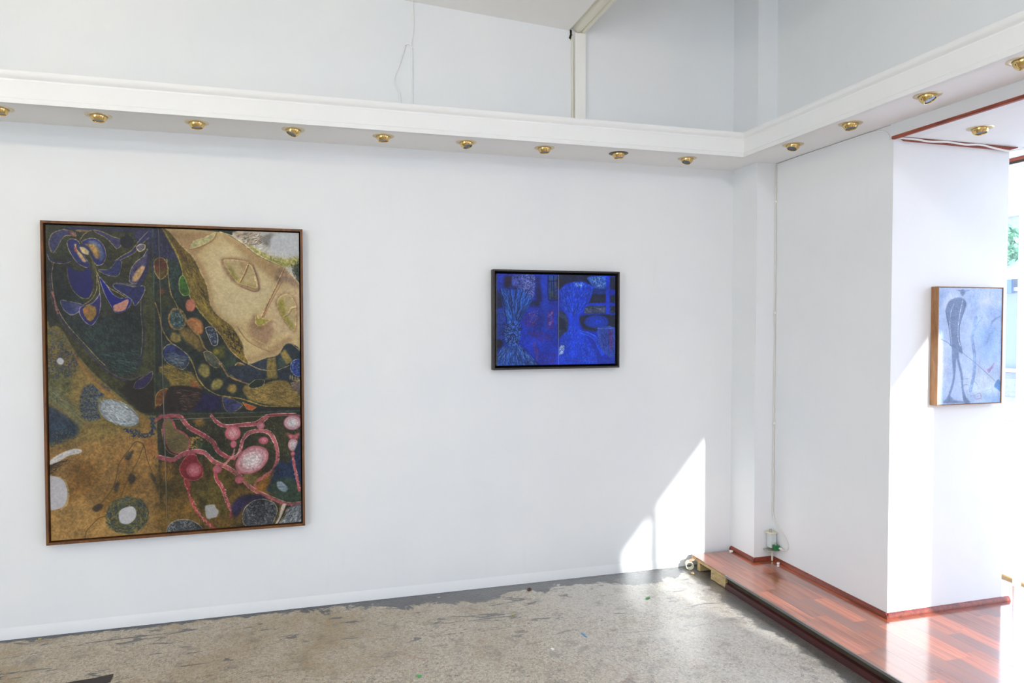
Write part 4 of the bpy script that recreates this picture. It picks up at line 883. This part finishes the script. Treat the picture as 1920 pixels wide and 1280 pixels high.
P2 = """
F 0a2aa0 0.8 .35|-4,-4 503,-14 503,760 -8,755
F 0a2890 10 .4 .8|4,12 108,10 51,128 2,286
F 1c1030 11.6 .5|60,18 132,17 116,104 59,120
F 141c48 6.6 .5|3,137 35,175 47,270 2,290
F 1a3a9c 5 .35|1,298 63,301 70,427 57,530 0,522
F 0c1430 5 .5|0,542 25,534 53,570 25,609 -1,605
F 0a34b0 8.3 .25|368,-4 417,-4 425,747 384,747 376,266
F 101c50 8.3 .5|269,220 359,211 351,263 269,267
F 101850 10 .5|319,21 352,13 368,219 318,211
F 0b30b4 8.3 .3|187,379 351,474 500,474 503,748 350,747 236,634 187,586
F 1c3a78 3.3 .4|425,11 502,7 502,209 425,206
L 08103c 6.6|425,55 502,51
L 08103c 7.5|422,11 424,206 502,208
L 08103c 6.6|467,10 470,206
L 08103c 5|450,58 452,202
F 3c4c40 5 .4 .8|438,138 463,138 463,186 438,186
F 4c4848 4.1 .4 .7|479,66 500,66 500,97 479,98
F 4c4c48 4.1 .4 .7|479,170 500,169 500,193 479,193
D 74184c 110 10 4.1 0 90 .55|212,379 286,291 335,299 318,426 244,426
D 7c1848 110 10 4.1 0 90 .6|417,302 471,289 467,458 409,450
D 8a88c0 60 8.3 3.3 0 90 .4|261,315 335,299 326,426 269,410
D 9088b8 60 8.3 3.3 0 90 .45|425,314 463,306 446,426 425,418
D 5c1c58 90 19.9 3.3 70 40 .6|252,482 351,474 450,506 433,554 318,554
D 4c3490 60 41.5 4.1 75 14 .5|285,570 326,554 351,699 326,714
D 5c1c60 60 19.9 3.3 70 40 .5|351,666 483,651 492,740 367,739
F 3c4ca0 5 .4|124,17 189,4 302,4 312,61 310,132 296,197 253,188 188,134 132,111
D 8c98dc 90 21.6 3.3 0 90 .75|197,16 302,14 306,124 290,188 221,141
D 0a1444 90 21.6 4.1 0 90 .7|140,17 302,14 306,124 290,188 188,134
D 0a1240 70 16.6 4.1 0 90 .7|92,112 148,103 196,126 188,166 107,159
F 1448a8 2.5 .35|30,128 108,126 204,134 269,196 287,212 253,276 204,363 179,391 82,388 57,269
Q 08184c 110 91.3 3.3 0 3|135,427 30,128 108,126 204,134 287,212 253,276 179,391 82,388 57,269
Q 3c78d0 70 74.7 3.3 0 3|135,427 30,128 108,126 204,134 287,212 253,276 179,391 82,388 57,269
L 08143c 5|31,132 59,269 82,388
L 08143c 4.1|107,143 123,269 131,379
L 08143c 4.1|204,150 180,268 155,379
L 08143c 4.1|269,212 228,300 187,387
F 1c50b8 2.5 .35|74,411 106,380 163,383 194,419 191,506 175,578 130,597 81,585 61,530 67,459
D 6c9ce0 150 18.3 3.3 0 90 .65|82,403 179,403 183,554 130,586 73,546
D 04103c 110 18.3 3.3 0 90 .7|82,403 179,403 183,554 130,586 73,546
Q 04103c 60 21.6 6.6 0 10|129,490 54,427 107,372 171,379 204,427 195,546 162,602 97,605 53,554
F 1c4ca8 5 .35|-1,656 65,589 106,605 187,590 244,634 338,755 -2,756
Q 0a1c54 150 33.2 3.3 0 6|134,474 -1,656 65,597 187,590 244,634 330,747 -2,752
Q 5c88d0 100 33.2 3.3 0 6|134,474 -1,656 65,597 187,590 244,634 330,747 -2,752
L 0a28a0 10|203,586 252,634 350,751
F 0828b4 0.8 .3|503,-14 1024,-17 1029,765 503,760
F 141c3c 5 .5|507,2 776,-2 764,49 684,53 600,64 558,84 507,129
F 10182c 5 .5|734,41 785,40 809,72 785,93
F 2c60c8 4.1 .4|764,13 921,6 930,66 913,107 887,136 828,116 768,49
D 84b0f0 90 14.9 3.3 0 90 .7|772,12 921,10 913,99 845,116
D 0a2470 70 14.9 3.3 0 90 .6|772,12 921,10 913,99 845,116
F 0a2c80 6.6 .4|785,101 917,115 918,180 777,182
F 182038 6.6 .5|777,190 915,180 914,230 752,239
F 10182c 6.6 .5|794,161 913,156 915,188 785,194
F 18203c 4.1 .5|951,5 1000,4 1001,122 952,114
F 10203c 5 .5|952,167 1001,167 1001,232 952,228
F 283454 4.1 .5|736,256 915,253 916,320 726,324
D 6c7c8c 70 19.9 4.1 20 30 .4|736,263 915,258 916,314 731,320
F 283454 4.1 .5|952,257 1001,256 1002,317 953,319
F 0c34c8 3.3 .25|917,10 951,9 953,326 921,326
F 0c34c0 3.3 .3|735,235 1001,232 1001,254 735,256
F 101c34 5 .5|703,340 1000,335 1001,444 846,473 735,457 697,409
R 0c2c80 0a3cd0 0 1.8|837,392 108,58
F 1c2c4c 5 .5|507,301 583,345 588,458 558,506 507,530
F 0a1834 6.6 .5|507,345 567,377 575,458 507,458
F 0a38cc 2.5 .25|512,137 558,88 642,59 734,61 806,94 801,141 762,246 693,336 686,425 695,473 600,474 596,393 583,337 533,281 512,233
F 0a38cc 2.5 .25|596,466 695,465 771,547 840,669 860,759 507,760 507,546
F 0a2c9c 4.1 .3 .8|770,530 855,637 907,743 847,743
Q 3c78f0 260 16.6 3.3 0 4|642,377 517,137 642,61 802,97 752,247 676,328 583,321 517,233
Q 04208c 140 49.8 3.3 0 3|642,377 517,137 642,61 802,97 752,247 676,328 583,321 517,233
D 88b8ff 40 11.6 4.1 75 20 .7|642,63 734,65 726,102 650,95
D 3c74f0 330 13.3 3.3 120 30 .6|600,425 693,473 770,555 847,735 517,740 517,570
D 0620a0 180 14.9 3.3 60 30 .6|600,457 693,473 770,555 847,735 517,740 517,570
D c8e0f8 40 19.9 4.1 120 20 .8|517,603 559,587 559,651 517,667
L 1444d8 33.2|689,473 769,498 825,530 860,604 890,661
L 4c80e8 3.3|693,465 769,486 838,522 872,596 898,653
L 3c70e0 3.3|693,486 765,510 812,542 847,612
F 2a4cb8 4.1 .35|846,449 994,443 995,703 916,670 877,628 855,547
F 54307c 6.6 .4 .8|941,465 979,461 980,612 959,637 945,555
D 0c1860 40 33.2 4.1 80 12 .6|855,457 992,457 985,695 890,637
F 0a1c58 3.3 .4|890,739 920,698 938,719 933,740
L 3c78d8 5.8|846,447 923,450 994,443
F 0c34b4 5 .3 .9|899,711 1004,703 1004,753 899,752
"""
P3 = """
F a0b4d8 1.9 .1|-15,-10 1024,-13 1030,1434 -19,1426
F c4ccde 57 .1 .9|-6,-3 292,5 140,217 25,219
F 8ca4d0 57 .15 .8|408,17 683,11 646,360 489,392
F c0c8dc 47.5 .1 .9|664,87 884,113 804,236 665,208
F 7c98c8 45.6 .15 .8|724,207 985,249 985,386 765,358
F 7c98c8 41.8 .15 .8|-15,12 253,6 100,129 -3,264
F 8cacdc 57 .1 .9|568,481 986,447 968,904 689,902
F 6c8cc4 45.6 .15 .7|726,480 885,448 847,722 727,722
F c4ccd8 45.6 .1 .9|1,664 106,663 110,1106 8,1251
F b4c4d8 45.6 .1 .9|416,1035 809,1039 989,1237 811,1384 497,1378
F 7ca0d0 34.2 .15 .7|496,1259 692,1352 594,1402 497,1378
F 6c94cc 45.6 .15 .7|692,1307 990,1327 990,1410 732,1405
D 88a4d0 60 133 15.2 75 20 .15|4,12 984,3 990,1403 19,1398
D c0cce4 60 114 15.2 70 20 .15|4,12 984,3 990,1403 19,1398
L 7894c4 49.4|587,361 530,602 571,812 572,1036 515,1259
L 7c98c4 26.6|965,348 845,418 806,570 767,692
L 7c98c4 19|686,359 588,481 549,602
F 64799f 5.7 .2|331,117 409,150 433,212 387,318 338,409 328,603 359,692 387,797 356,797 321,782 338,901 389,1050 402,1198 448,1333 520,1405 419,1403 383,1257 359,1079 303,901 284,871 274,1049 248,1196 200,1313 246,1344 189,1387 109,1388 165,1313 221,1166 239,1048 218,841 211,708 184,515 142,426 108,278 154,172 250,126
F 64789c 7.6 .2|113,1363 189,1350 342,1382 520,1405 113,1400
L 9cb0d0 11.4|235,201 188,306 176,470 204,604
L a0b4d0 11.4|370,153 333,304 311,439 306,603 346,707
L 485c84 9.5|111,278 151,426 181,574 198,696
L 485c84 9.5|410,198 362,364 325,484 336,663
F 64789c 5.7 .2|334,37 369,18 408,35 405,70 370,101 339,76
L 6880a8 11.4|301,32 379,42 471,28
L 5c6c8c 5.7|39,619 182,681 385,794 571,909 769,1046 913,1153
L 485c84 9.5|182,690 211,711 225,696
F 4c7cb0 5.7 .2|895,1213 953,1127 999,1164 999,1282 949,1251
F 8c7ca8 5.7 .3|773,1001 818,986 888,921 878,971 838,1012 813,1048
L 7c94bc 7.6|524,1163 583,1149 628,1187
L 6478a0 7.6|370,1220 418,1184 466,1184
L 9c8cac 11.4|520,1326 594,1313 672,1292 692,1352 613,1365 574,1335
L 9c8cac 7.6|594,1313 604,1380
L 8c80a8 7.6|672,1307 702,1375
L 7c98c8 7.6|770,1263 849,1250 869,1273
L 88a0cc 7.6|417,1080 379,1139 417,1109 495,1110
"""
def painted(name, w, h, unit, base, seed, text, grain, gain=1.0, rough=.45):
    c = Canvas(w, h, unit, base, seed); c.run(text); a = c.finish(grain)
    a = np.clip(a*gain, 0, 1)
    img = bpy.data.images.new(name, w, h, alpha=False)
    px = np.ones((h, w, 4), np.float32); px[:, :, :3] = a[::-1]; img.pixels.foreach_set(px.ravel()); img.update(); img.pack()
    m = Mat(name, 'ffffff', rough, spec=.35); uv = m.node('ShaderNodeUVMap'); tx = m.node('ShaderNodeTexImage'); tx.image = img; tx.interpolation = 'Cubic'; tx.extension = 'EXTEND'
    m.l.new(uv.outputs[0], tx.inputs[0]); m.color(tx.outputs[0])
    bw = m.node('ShaderNodeRGBToBW'); m.l.new(tx.outputs[0], bw.inputs[0]); b = m.bump(bw.outputs[0], .12, .002)
    m.bump(m.noise(m.wco((900, 900, 900)), 1., 1), .10, .0005, b)
    return m.m

def picture(label, x0, x1, z0, z1, depth, ypl, rail, gap, fmat, cmat, panels, pname='canvas', setback=.012, fname='frame_rail', img_ar=1.):
    """a floating frame of four mitred rails on the wall plane y=ypl, with canvas panels set into it"""
    root = empty('painting', ((x0+x1)/2, ypl, z0)); thing(root, label, 'painting')
    inv = Matrix.Translation(root.location).inverted()
    def ch(o, p=root):
        o.parent = p; o.matrix_parent_inverse = inv; return o
    yb, yf = ypl-.002, ypl-depth; r = rail
    for a, b, c, d in (((x0, z0), (x1, z0), (x1-r, z0+r), (x0+r, z0+r)), ((x1, z0), (x1, z1), (x1-r, z1-r), (x1-r, z0+r)),
                       ((x1, z1), (x0, z1), (x0+r, z1-r), (x1-r, z1-r)), ((x0, z1), (x0, z0), (x0+r, z0+r), (x0+r, z1-r))):
        bm = bmesh.new(); A = [bm.verts.new((p[0], yf, p[1])) for p in (a, b, c, d)]; B = [bm.verts.new((p[0], yb, p[1])) for p in (a, b, c, d)]
        for i in range(4): bm.faces.new((A[i], A[(i+1) % 4], B[(i+1) % 4], B[i]))
        bm.faces.new(A); bm.faces.new(B[::-1]); bmesh.ops.recalc_face_normals(bm, faces=bm.faces)
        me = bpy.data.meshes.new(fname); bm.to_mesh(me); bm.free(); me.materials.append(fmat)
        o = bpy.data.objects.new(fname, me); COL.objects.link(o); bevel(o, .0009, 2); ch(o)
    ch(MB().box(x0+r-.001, x1-r+.001, yb-.006, yb-.001, z0+r-.001, z1-r+.001).build('backing_board', M_GAP))
    cx0, cx1, cz0, cz1 = x0+r+gap, x1-r-gap, z0+r+gap, z1-r-gap; yc = yf+setback; cw, chh = cx1-cx0, cz1-cz0
    for pn in panels:
        bm = bmesh.new(); uvl = bm.loops.layers.uv.new('UVMap'); P = [(cx0+u*cw, cz1-v*chh) for u, v in pn]
        A = [bm.verts.new((p[0], yc, p[1])) for p in P]; B = [bm.verts.new((p[0], yb-.006, p[1])) for p in P]
        f = bm.faces.new(A); fs = [f]
        for i in range(4): q = bm.faces.new((A[i], A[(i+1) % 4], B[(i+1) % 4], B[i])); q.material_index = 1
        bm.faces.new(B[::-1]).material_index = 1
        bmesh.ops.recalc_face_normals(bm, faces=bm.faces)
        for fc in bm.faces:
            for lp in fc.loops: lp[uvl].uv = ((lp.vert.co.x-cx0)/cw, (lp.vert.co.z-cz0)/chh)
        me = bpy.data.meshes.new('canvas_panel'); bm.to_mesh(me); bm.free(); me.materials.append(cmat); me.materials.append(M_LINEN)
        o = bpy.data.objects.new('canvas_panel', me); COL.objects.link(o); ch(o)
    return root
c1 = painted('abstract_oil_paint', 900, 1184, .9, (50, 50, 40), 3, P1, .05, 0.87)
c2 = painted('blue_oil_paint', 600, 450, .6, (10, 40, 170), 4, P2, .05, 0.95)
c3 = painted('pale_blue_paint', 400, 566, .4, (160, 180, 220), 5, P3, .03, 1.0)
e = .0012
picture('large dark multicoloured abstract painting in a thin brown frame', -1.281, -.027, .474, 2.109, .05, 0, .0125, .007, M_OAK, c1,
        [[(0, 0), (.4245-e, 0), (.4425-e, 1), (0, 1)], [(.4245+e, 0), (1, 0), (1, .626-e), (.4358+e, .626-e)], [(.4358+e, .626+e), (1, .626+e), (1, 1), (.4425+e, 1)]])
picture('wide blue two-panel painting in a dark frame, hanging mid-wall', 1.052, 1.868, 1.315, 1.913, .05, 0, .011, .014, M_BLK, c2,
        [[(0, 0), (.51-e*1.5, 0), (.51-e*1.5, 1), (0, 1)], [(.51+e*1.5, 0), (1, 0), (1, 1), (.51+e*1.5, 1)]])
picture('pale blue painting of a thin dark figure, oak frame, by the window', 3.096, 3.530, 1.168, 1.781, .046, YC, .004, .0015, M_LOAK, c3,
        [[(0, 0), (1, 0), (1, 1), (0, 1)]], setback=.004)

# ------------------------------------------------------------------ cables and the corner junction
o = MB().tube([(.588, -.004, 3.437), (.592, -.004, 3.36), (.593, -.004, 3.297), (.586, -.004, 3.24), (.578, -.004, 3.19), (.584, -.004, 3.15), (.585, -.004, 3.0), (.585, -.004, 2.75)], .0038, 6).build('painted_over_cable', M_WALL2, smooth=True)
thing(o, 'straight painted-over cable running down the upper wall to the shelf', 'cable')
o = MB().tube(curve([(.590, -.005, 3.168), (.570, -.005, 3.192), (.548, -.005, 3.185), (.530, -.005, 3.13), (.508, -.005, 3.06), (.482, -.005, 2.985), (.490, -.005, 2.95), (.512, -.005, 2.90), (.520, -.005, 2.75)]), .0036, 6).build('painted_over_cable', M_WALL2, smooth=True)
thing(o, 'bent loop of painted-over cable left of the straight one on the upper wall', 'cable')
# conduit in the corner, sagging white cable, junction
pts = [(2.838, -.267, z) for z in (2.594, 2.3, 1.9, 1.5, 1.1, .8, .50, .38)]
cd = MB().tube(pts, .0038, 8).build('corner_conduit', M_CABLE, smooth=True)
thing(cd, 'thin off-white cable running down the corner of the right-hand wall', 'cable')
for zz in (2.35, 1.65, .95): MB().box(2.8305, 2.8435, -.2745, -.2615, zz, zz+.014).build('clip', M_WHITE, cd)
jb = thing(empty('junction_box', (2.822, -.276, .215)), 'small clear plastic box with cream cap and green connector, low in the corner', 'box')
def jc(o, p=None): return attach(o, jb, p)
body = bevel(MB().box(2.790, 2.833, -.312, -.272, .172, .262).build('box_body', M_CLEAR), .004, 3); jc(body)
jc(bevel(MB().box(2.795, 2.828, -.307, -.277, .176, .205).build('inner_block', M_WHITE), .002), body)
cp = jc(MB().prism([(2.780, -.322), (2.838, -.322), (2.841, -.268), (2.776, -.268)], 'z', .262, .271).build('cap', M_PCREAM)); bevel(cp, .003, 2)
kn = MB().lathe([(0, .022), (.006, .021), (.009, .014), (.008, .0)], 16).build('knob', M_GREY, None, True, loc=(2.802, -.295, .270)); jc(kn, cp)
gp = jc(bevel(MB().box(2.800, 2.832, -.352, -.312, .166, .196).build('green_connector', M_GREEN), .004, 2))
jc(MB().tube([(2.814, -.332, .190), (2.812, -.330, .212)], .005, 8).build('pin', M_GREY, None, True), gp)
jc(MB().tube([(2.826, -.350, .180), (2.828, -.378, .180)], .0075, 10).build('plug', M_WHITE, None, True), gp)
jc(bevel(MB().box(2.768, 2.842, -.330, -.264, .154, .160).build('bracket', M_GREY), .001))
jc(MB().tube([(2.822, -.285, .154), (2.822, -.285, .0825)], .006, 8).build('stub_pipe', M_PCREAM, None, True))
lp = MB().tube(curve([(2.838, -.267, .40), (2.838, -.272, .37), (2.839, -.285, .345), (2.839, -.31, .315), (2.8395, -.345, .29), (2.8395, -.385, .262), (2.8395, -.41, .235), (2.8395, -.418, .21), (2.8395, -.408, .188), (2.836, -.395, .180), (2.829, -.3795, .180)]), .0032, 8).build('looped_cable', M_CABLE, smooth=True)
thing(lp, 'white cable looping from the corner into the green connector', 'cable')
# cable stapled along the top of the wall end and around the soffit corner
rr = random.Random(2)
pts = [(XW+.015, YC-.010, HH-.006), (2.95, YC-.0215, HH-.008), (3.05, YC-.0215, HH-.013), (3.16, YC-.0215, HH-.007), (3.28, YC-.0215, HH-.012), (3.38, YC-.0215, HH-.006), (3.48, YC-.0215, HH-.018), (3.58, YC-.0215, HH-.026), (3.64, YC-.016, HH-.016), (3.70, YC-.01, HH-.006), (3.78, YC+.02, HH-.006)]
o = MB().tube(curve(pts), .0052, 8).build('sagging_cable', M_WHITE, smooth=True); thing(o, 'white cable sagging along the red trim at the top of the wall end', 'cable')
pts = [(XW-.005, y, HS-.007-.003*rr.random()) for y in (-.28, -.4, -.55, -.7, -.85, -.98)]+[(XW-.005, -1.06, HS-.010), (XW-.005, -1.12, HS-.022), (XW-.005, -1.155, HS-.045), (XW-.005, -1.168, HS-.075)]
o = MB().tube(curve(pts), .0035, 6).build('soffit_cable', M_WALL2, smooth=True); thing(o, 'thin painted cable under the shelf where it meets the right-hand wall', 'cable')

# ------------------------------------------------------------------ shop window and what lies outside
win = struct(empty('window_1', (XG, -3, PZ)))
def wc(o, p=None): return attach(o, win, p)
b = MB(); b.box(XG-.03, XG+.012, YB, 1.1, HH-.032, HH-.0); wc(bevel(b.build('head_frame', M_TRIMW), .003))
wc(bevel(MB().box(XG-.045, XG-.028, YB, 1.1, HH-.020, HH+.0).build('head_moulding', M_TRIMR), .003))
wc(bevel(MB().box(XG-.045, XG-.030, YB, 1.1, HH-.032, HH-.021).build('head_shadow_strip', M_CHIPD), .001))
wc(bevel(MB().box(XG-.0195, XG+.02, YB, 1.1, .0, PZ+.001).build('sill_frame', M_TRIMW), .003))
mull = [(1.06, 1.10), (-1.048, -1.034), (-2.31, -2.25), (-3.89, -3.83), (-6.26, -6.18), (-7.10, -7.04)]
for y0, y1 in mull: wc(bevel(MB().box(XG-.02, XG+.03, y0, y1, PZ, HH-.03).build('mullion', M_TRIMW), .002))
for y0, y1 in ((-1.034, 1.06), (-2.25, -1.048), (-6.18, -3.89), (-7.04, -6.26)):
    wc(MB().box(XG, XG+.006, y0, y1, PZ+.003, HH-.04).build('glass_pane', M_GLASS))
struct(MB().box(XG-.03, XG+.03, -3.83, -2.31, 0, HH).box(XG-.03, XG+.03, YB-.15, -7.10, 0, HH).build('wall_front', M_WALL))
struct(MB().box(XG-.03, XG+.02, YB-.15, 4.0, HH+.002, 7.0).build('wall_facade', M_WALL))
struct(MB().box(XC, XG+.15, 1.1, 1.25, -.06, HH).build('wall_window_end', M_WALL))
o = bevel(MB().box(-.011, .011, -.5, .22, 0, .026).build('yellow_edge_strip', Mat('yellow_paint', (.22, .105, .001, 1), .8, spec=.0).m, loc=(3.985, -1.02, .0505), rot=(0, 0, math.radians(-10))), .003)
thing(o, 'yellow strip on the doorstep beyond the window, right of the wall end', 'strip')

M_PAVE = Mat('pale_pavement', 'c9c6c2', .7); M_PAVE.color(M_PAVE.ramp(M_PAVE.noise(M_PAVE.wco(), 4, 5, .6), [(.3, '989898'), (.7, 'b4b2ae')])); M_PAVE = M_PAVE.m
M_ROAD = Mat('asphalt_road', '8a8c90', .8); M_ROAD.color(M_ROAD.ramp(M_ROAD.noise(M_ROAD.wco(), 20, 5, .6), [(.3, '7c7e84'), (.7, '9a9c9e')])); M_ROAD = M_ROAD.m
M_JOINT = Mat('pavement_joint', '141518', .9).m
struct(MB().box(XG+.03, XG+.30, -2.2, 2, -.035, .05).build('trim_8', M_PAVE))
st = struct(MB().box(XG+.03, 7.6, -9.5, 16, -.3, -.035).build('ground_pavement', M_JOINT))
sl = 0; me_cache = {}
x = XG+.35
while x < 7.4:
    y = -3.0
    while y < 6.0:
        if 'slab' not in me_cache:
            tmp = MB().box(0, .588, 0, .588, -.03, 0); oo = bevel(tmp.build('paving_slab', M_PAVE), .003, 1); me_cache['slab'] = oo.data; o = oo
        else:
            o = bpy.data.objects.new('paving_slab', me_cache['slab']); COL.objects.link(o)
        o.location = (x, y, -.004); o.parent = st; y += .60; sl += 1
    x += .60
struct(MB().box(7.6, 7.78, -9.5, 16, -.3, -.01).build('kerb_near', M_PAVE))
struct(MB().box(7.78, 12.0, -9.5, 30, -.35, -.16).build('ground_road', M_ROAD))
struct(MB().box(12.0, 12.18, -9.5, 30, -.35, -.03).build('kerb_far', M_PAVE))
struct(MB().box(12.18, 15.0, -9.5, 30, -.35, -.04).build('ground_far_pavement', M_PAVE))
# building across the street
M_FAC = Mat('pale_rendered_facade', '888e98', .8); M_FAC.color(M_FAC.ramp(M_FAC.noise(M_FAC.wco(), 2, 5, .6), [(.3, '7c828e'), (.7, '949aa4')])); M_FAC = M_FAC.m
bd = thing(empty('shop_building', (14.8, 7, -.04)), 'pale shop building with awning across the street, seen through the window', 'building')
def bc(o, p=None): return attach(o, bd, p)
bc(MB().box(14.8, 18, 3.2, 12.8, -.04, 3.9).build('wall', M_FAC))
bc(bevel(MB().box(14.7, 18.1, 3.1, 12.9, 3.9, 4.1).build('roof_edge', M_TRIMW), .02))
M_SG = Mat('shop_glass', '5c7088', .08, spec=.8).m
for y0 in (3.8, 6.0, 8.2, 10.4):
    f = bc(bevel(MB().box(14.74, 14.86, y0, y0+1.9, .5, 2.35).build('shop_window', M_TRIMW), .01))
    for q in (0, 1): bc(MB().box(14.725, 14.745, y0+.08+q*.89, y0+.93+q*.89, .58, 2.27).build('pane', M_SG), f)
bc(MB().prism([(13.8, 2.55), (14.8, 3.0), (14.8, 2.95), (13.82, 2.47)], 'y', 3.6, 7.25).build('awning', M_TRIMW))
bc(bevel(MB().box(14.70, 14.86, 3.2, 12.8, -.04, .35).build('plinth', M_ROAD), .01))
# sign on the facade with white lettering
sg = bc(bevel(MB().box(14.64, 14.70, 7.55, 8.9, 2.22, 2.62).build('sign_board', Mat('blue_grey_sign', '4c6c98', .5).m), .006))
def text(body, size, loc, mat, parent):
    cu = bpy.data.curves.new('lettering', 'FONT'); cu.body = body; cu.size = size; cu.extrude = .004; cu.align_x = 'RIGHT'
    tmp = bpy.data.objects.new('tmp', cu); COL.objects.link(tmp); dg = bpy.context.evaluated_depsgraph_get()
    me = bpy.data.meshes.new_from_object(tmp.evaluated_get(dg)); bpy.data.objects.remove(tmp); me.materials.clear(); me.materials.append(mat)
    o = bpy.data.objects.new('lettering', me); COL.objects.link(o); o.location = loc; o.rotation_euler = (math.radians(90), 0, math.radians(-90)); bc(o, parent); return o
M_LET = Mat('white_letters', 'f4f4f4', .5).m
text('al', .24, (14.635, 7.66, 2.36), M_LET, sg)
# street tree in front of it
M_LEAF = Mat('green_leaves', '4c9a6c', .6); M_LEAF.color(M_LEAF.ramp(M_LEAF.noise(M_LEAF.wco(), 3, 3), [(.3, '2c6a44'), (.7, '5c9c6c')])); M_LEAF = M_LEAF.m
M_BARK = wood_mat('bark', '5c5040', '8a7c68', .9)
tr = thing(empty('street_tree', (13.0, 6.9, -.04)), 'young green street tree across the road, seen through the window', 'tree')
tb = MB().tube([(0, 0, 0), (.02, .01, 1.2), (-.02, .03, 2.4), (.03, 0, 3.2)], .06, 8, .5).build('trunk', M_BARK, tr, True)
rt = random.Random(5); bm = bmesh.new()
for _ in range(2600):
    a = rt.uniform(0, 2*math.pi); ph = math.acos(rt.uniform(-1, 1)); r = .75*rt.uniform(.35, 1)**.6
    c = Vector((r*math.sin(ph)*math.cos(a), r*math.sin(ph)*math.sin(a), 3.15+.62*r*math.cos(ph)))
    u = Vector((rt.uniform(-1, 1), rt.uniform(-1, 1), rt.uniform(-1, 1))).normalized(); w = u.cross(Vector((rt.uniform(-1, 1), rt.uniform(-1, 1), rt.uniform(-1, 1)))).normalized(); L = rt.uniform(.05, .10)
    vs = [bm.verts.new(c+u*L*p+w*L*q) for p, q in ((-1, 0), (-.3, .45), (.5, .4), (1, 0), (.5, -.4), (-.3, -.45))]; bm.faces.new(vs)
me = bpy.data.meshes.new('foliage'); bm.to_mesh(me); bm.free(); me.materials.append(M_LEAF)
o = bpy.data.objects.new('foliage', me); COL.objects.link(o); o.parent = tr; o['kind'] = 'stuff'

# ------------------------------------------------------------------ small litter
def chip(name, label, cat, x, y, z, s, mat, seed, h=.004, stretch=1.):
    r = random.Random(seed); n = 7
    P = [(s*stretch*(.7+.5*r.random())*math.cos(2*math.pi*k/n), s*(.7+.5*r.random())*math.sin(2*math.pi*k/n)) for k in range(n)]
    o = MB().prism(P, 'z', 0, h).rough(h*.25, seed).build(name, mat, loc=(x, y, z+h*.3), rot=(0, 0, r.uniform(0, 3))); return thing(o, label, cat)
M_LEAFD = Mat('dry_leaf', '4c2c1c', .7).m; M_PAPER = Mat('paper_white', 'f2f0ec', .7).m; M_GR = Mat('green_flake', '4ca45c', .6).m; M_YE = Mat('yellow_flake', 'a8a060', .7).m; M_BL = Mat('blue_flake', '6c9cc8', .7).m
chip('dry_leaf', 'small dry brown leaf on the floor close to the long wall', 'leaf', 1.255, -.115, 0, .014, M_LEAFD, 1, .005, 1.8)
chip('paper_scrap', 'tiny white paper scrap on the open floor', 'scrap', 1.134, -.875, 0, .009, M_PAPER, 2, .003)
chip('green_flake', 'small green flake on the floor at the bottom edge of the photo', 'flake', .468, -.955, 0, .014, M_GR, 3, .002)
chip('green_flake', 'thin green flake on the floor near the sunlit wall', 'flake', 1.878, -.428, 0, .012, M_GR, 4, .002, 2.)
chip('blue_strip', 'thin pale blue strip on the middle of the floor', 'scrap', 1.341, -.771, 0, .007, M_BL, 5, .002, 4.5)
chip('yellow_flake', 'yellowish flake on the floor in the middle of the room', 'flake', 1.062, -.43, 0, .012, M_YE, 6, .002)
chip('yellow_flake', 'yellow crumb at the foot of the wall below the large painting', 'flake', -1.317, -.05, 0, .010, M_YE, 7, .004)
chip('plaster_crumb', 'white plaster crumb on the platform just right of the corner box', 'crumb', 2.822, -.345, PZ, .009, M_PAPER, 8, .008)
chip('plaster_crumb', 'second, smaller white crumb on the platform beside the first', 'crumb', 2.792, -.385, PZ, .007, M_PAPER, 9, .006)
chip('plaster_crumb', 'cream crumb on the floor in front of the cardboard tube', 'crumb', 2.330, -.155, 0, .011, M_CHIP, 10, .008)
chip('laminate_scrap', 'whitish broken scrap lying on the platform beside the pier skirting', 'scrap', 2.672, -.060, PZ, .012, M_PAPER, 12, .008, 1.6)
o = MB().prism([(-1.13, -.70), (-.860, -.62), (-.866, -.545), (-.94, -.562), (-1.02, -.572), (-1.14, -.60)], 'z', -.001, .0025).rough(.001, 4).build('floor_patch', Mat('dark_brown_residue', '2c2622', .6).m)
thing(o, 'dark brown flat patch on the floor at the bottom left', 'patch')
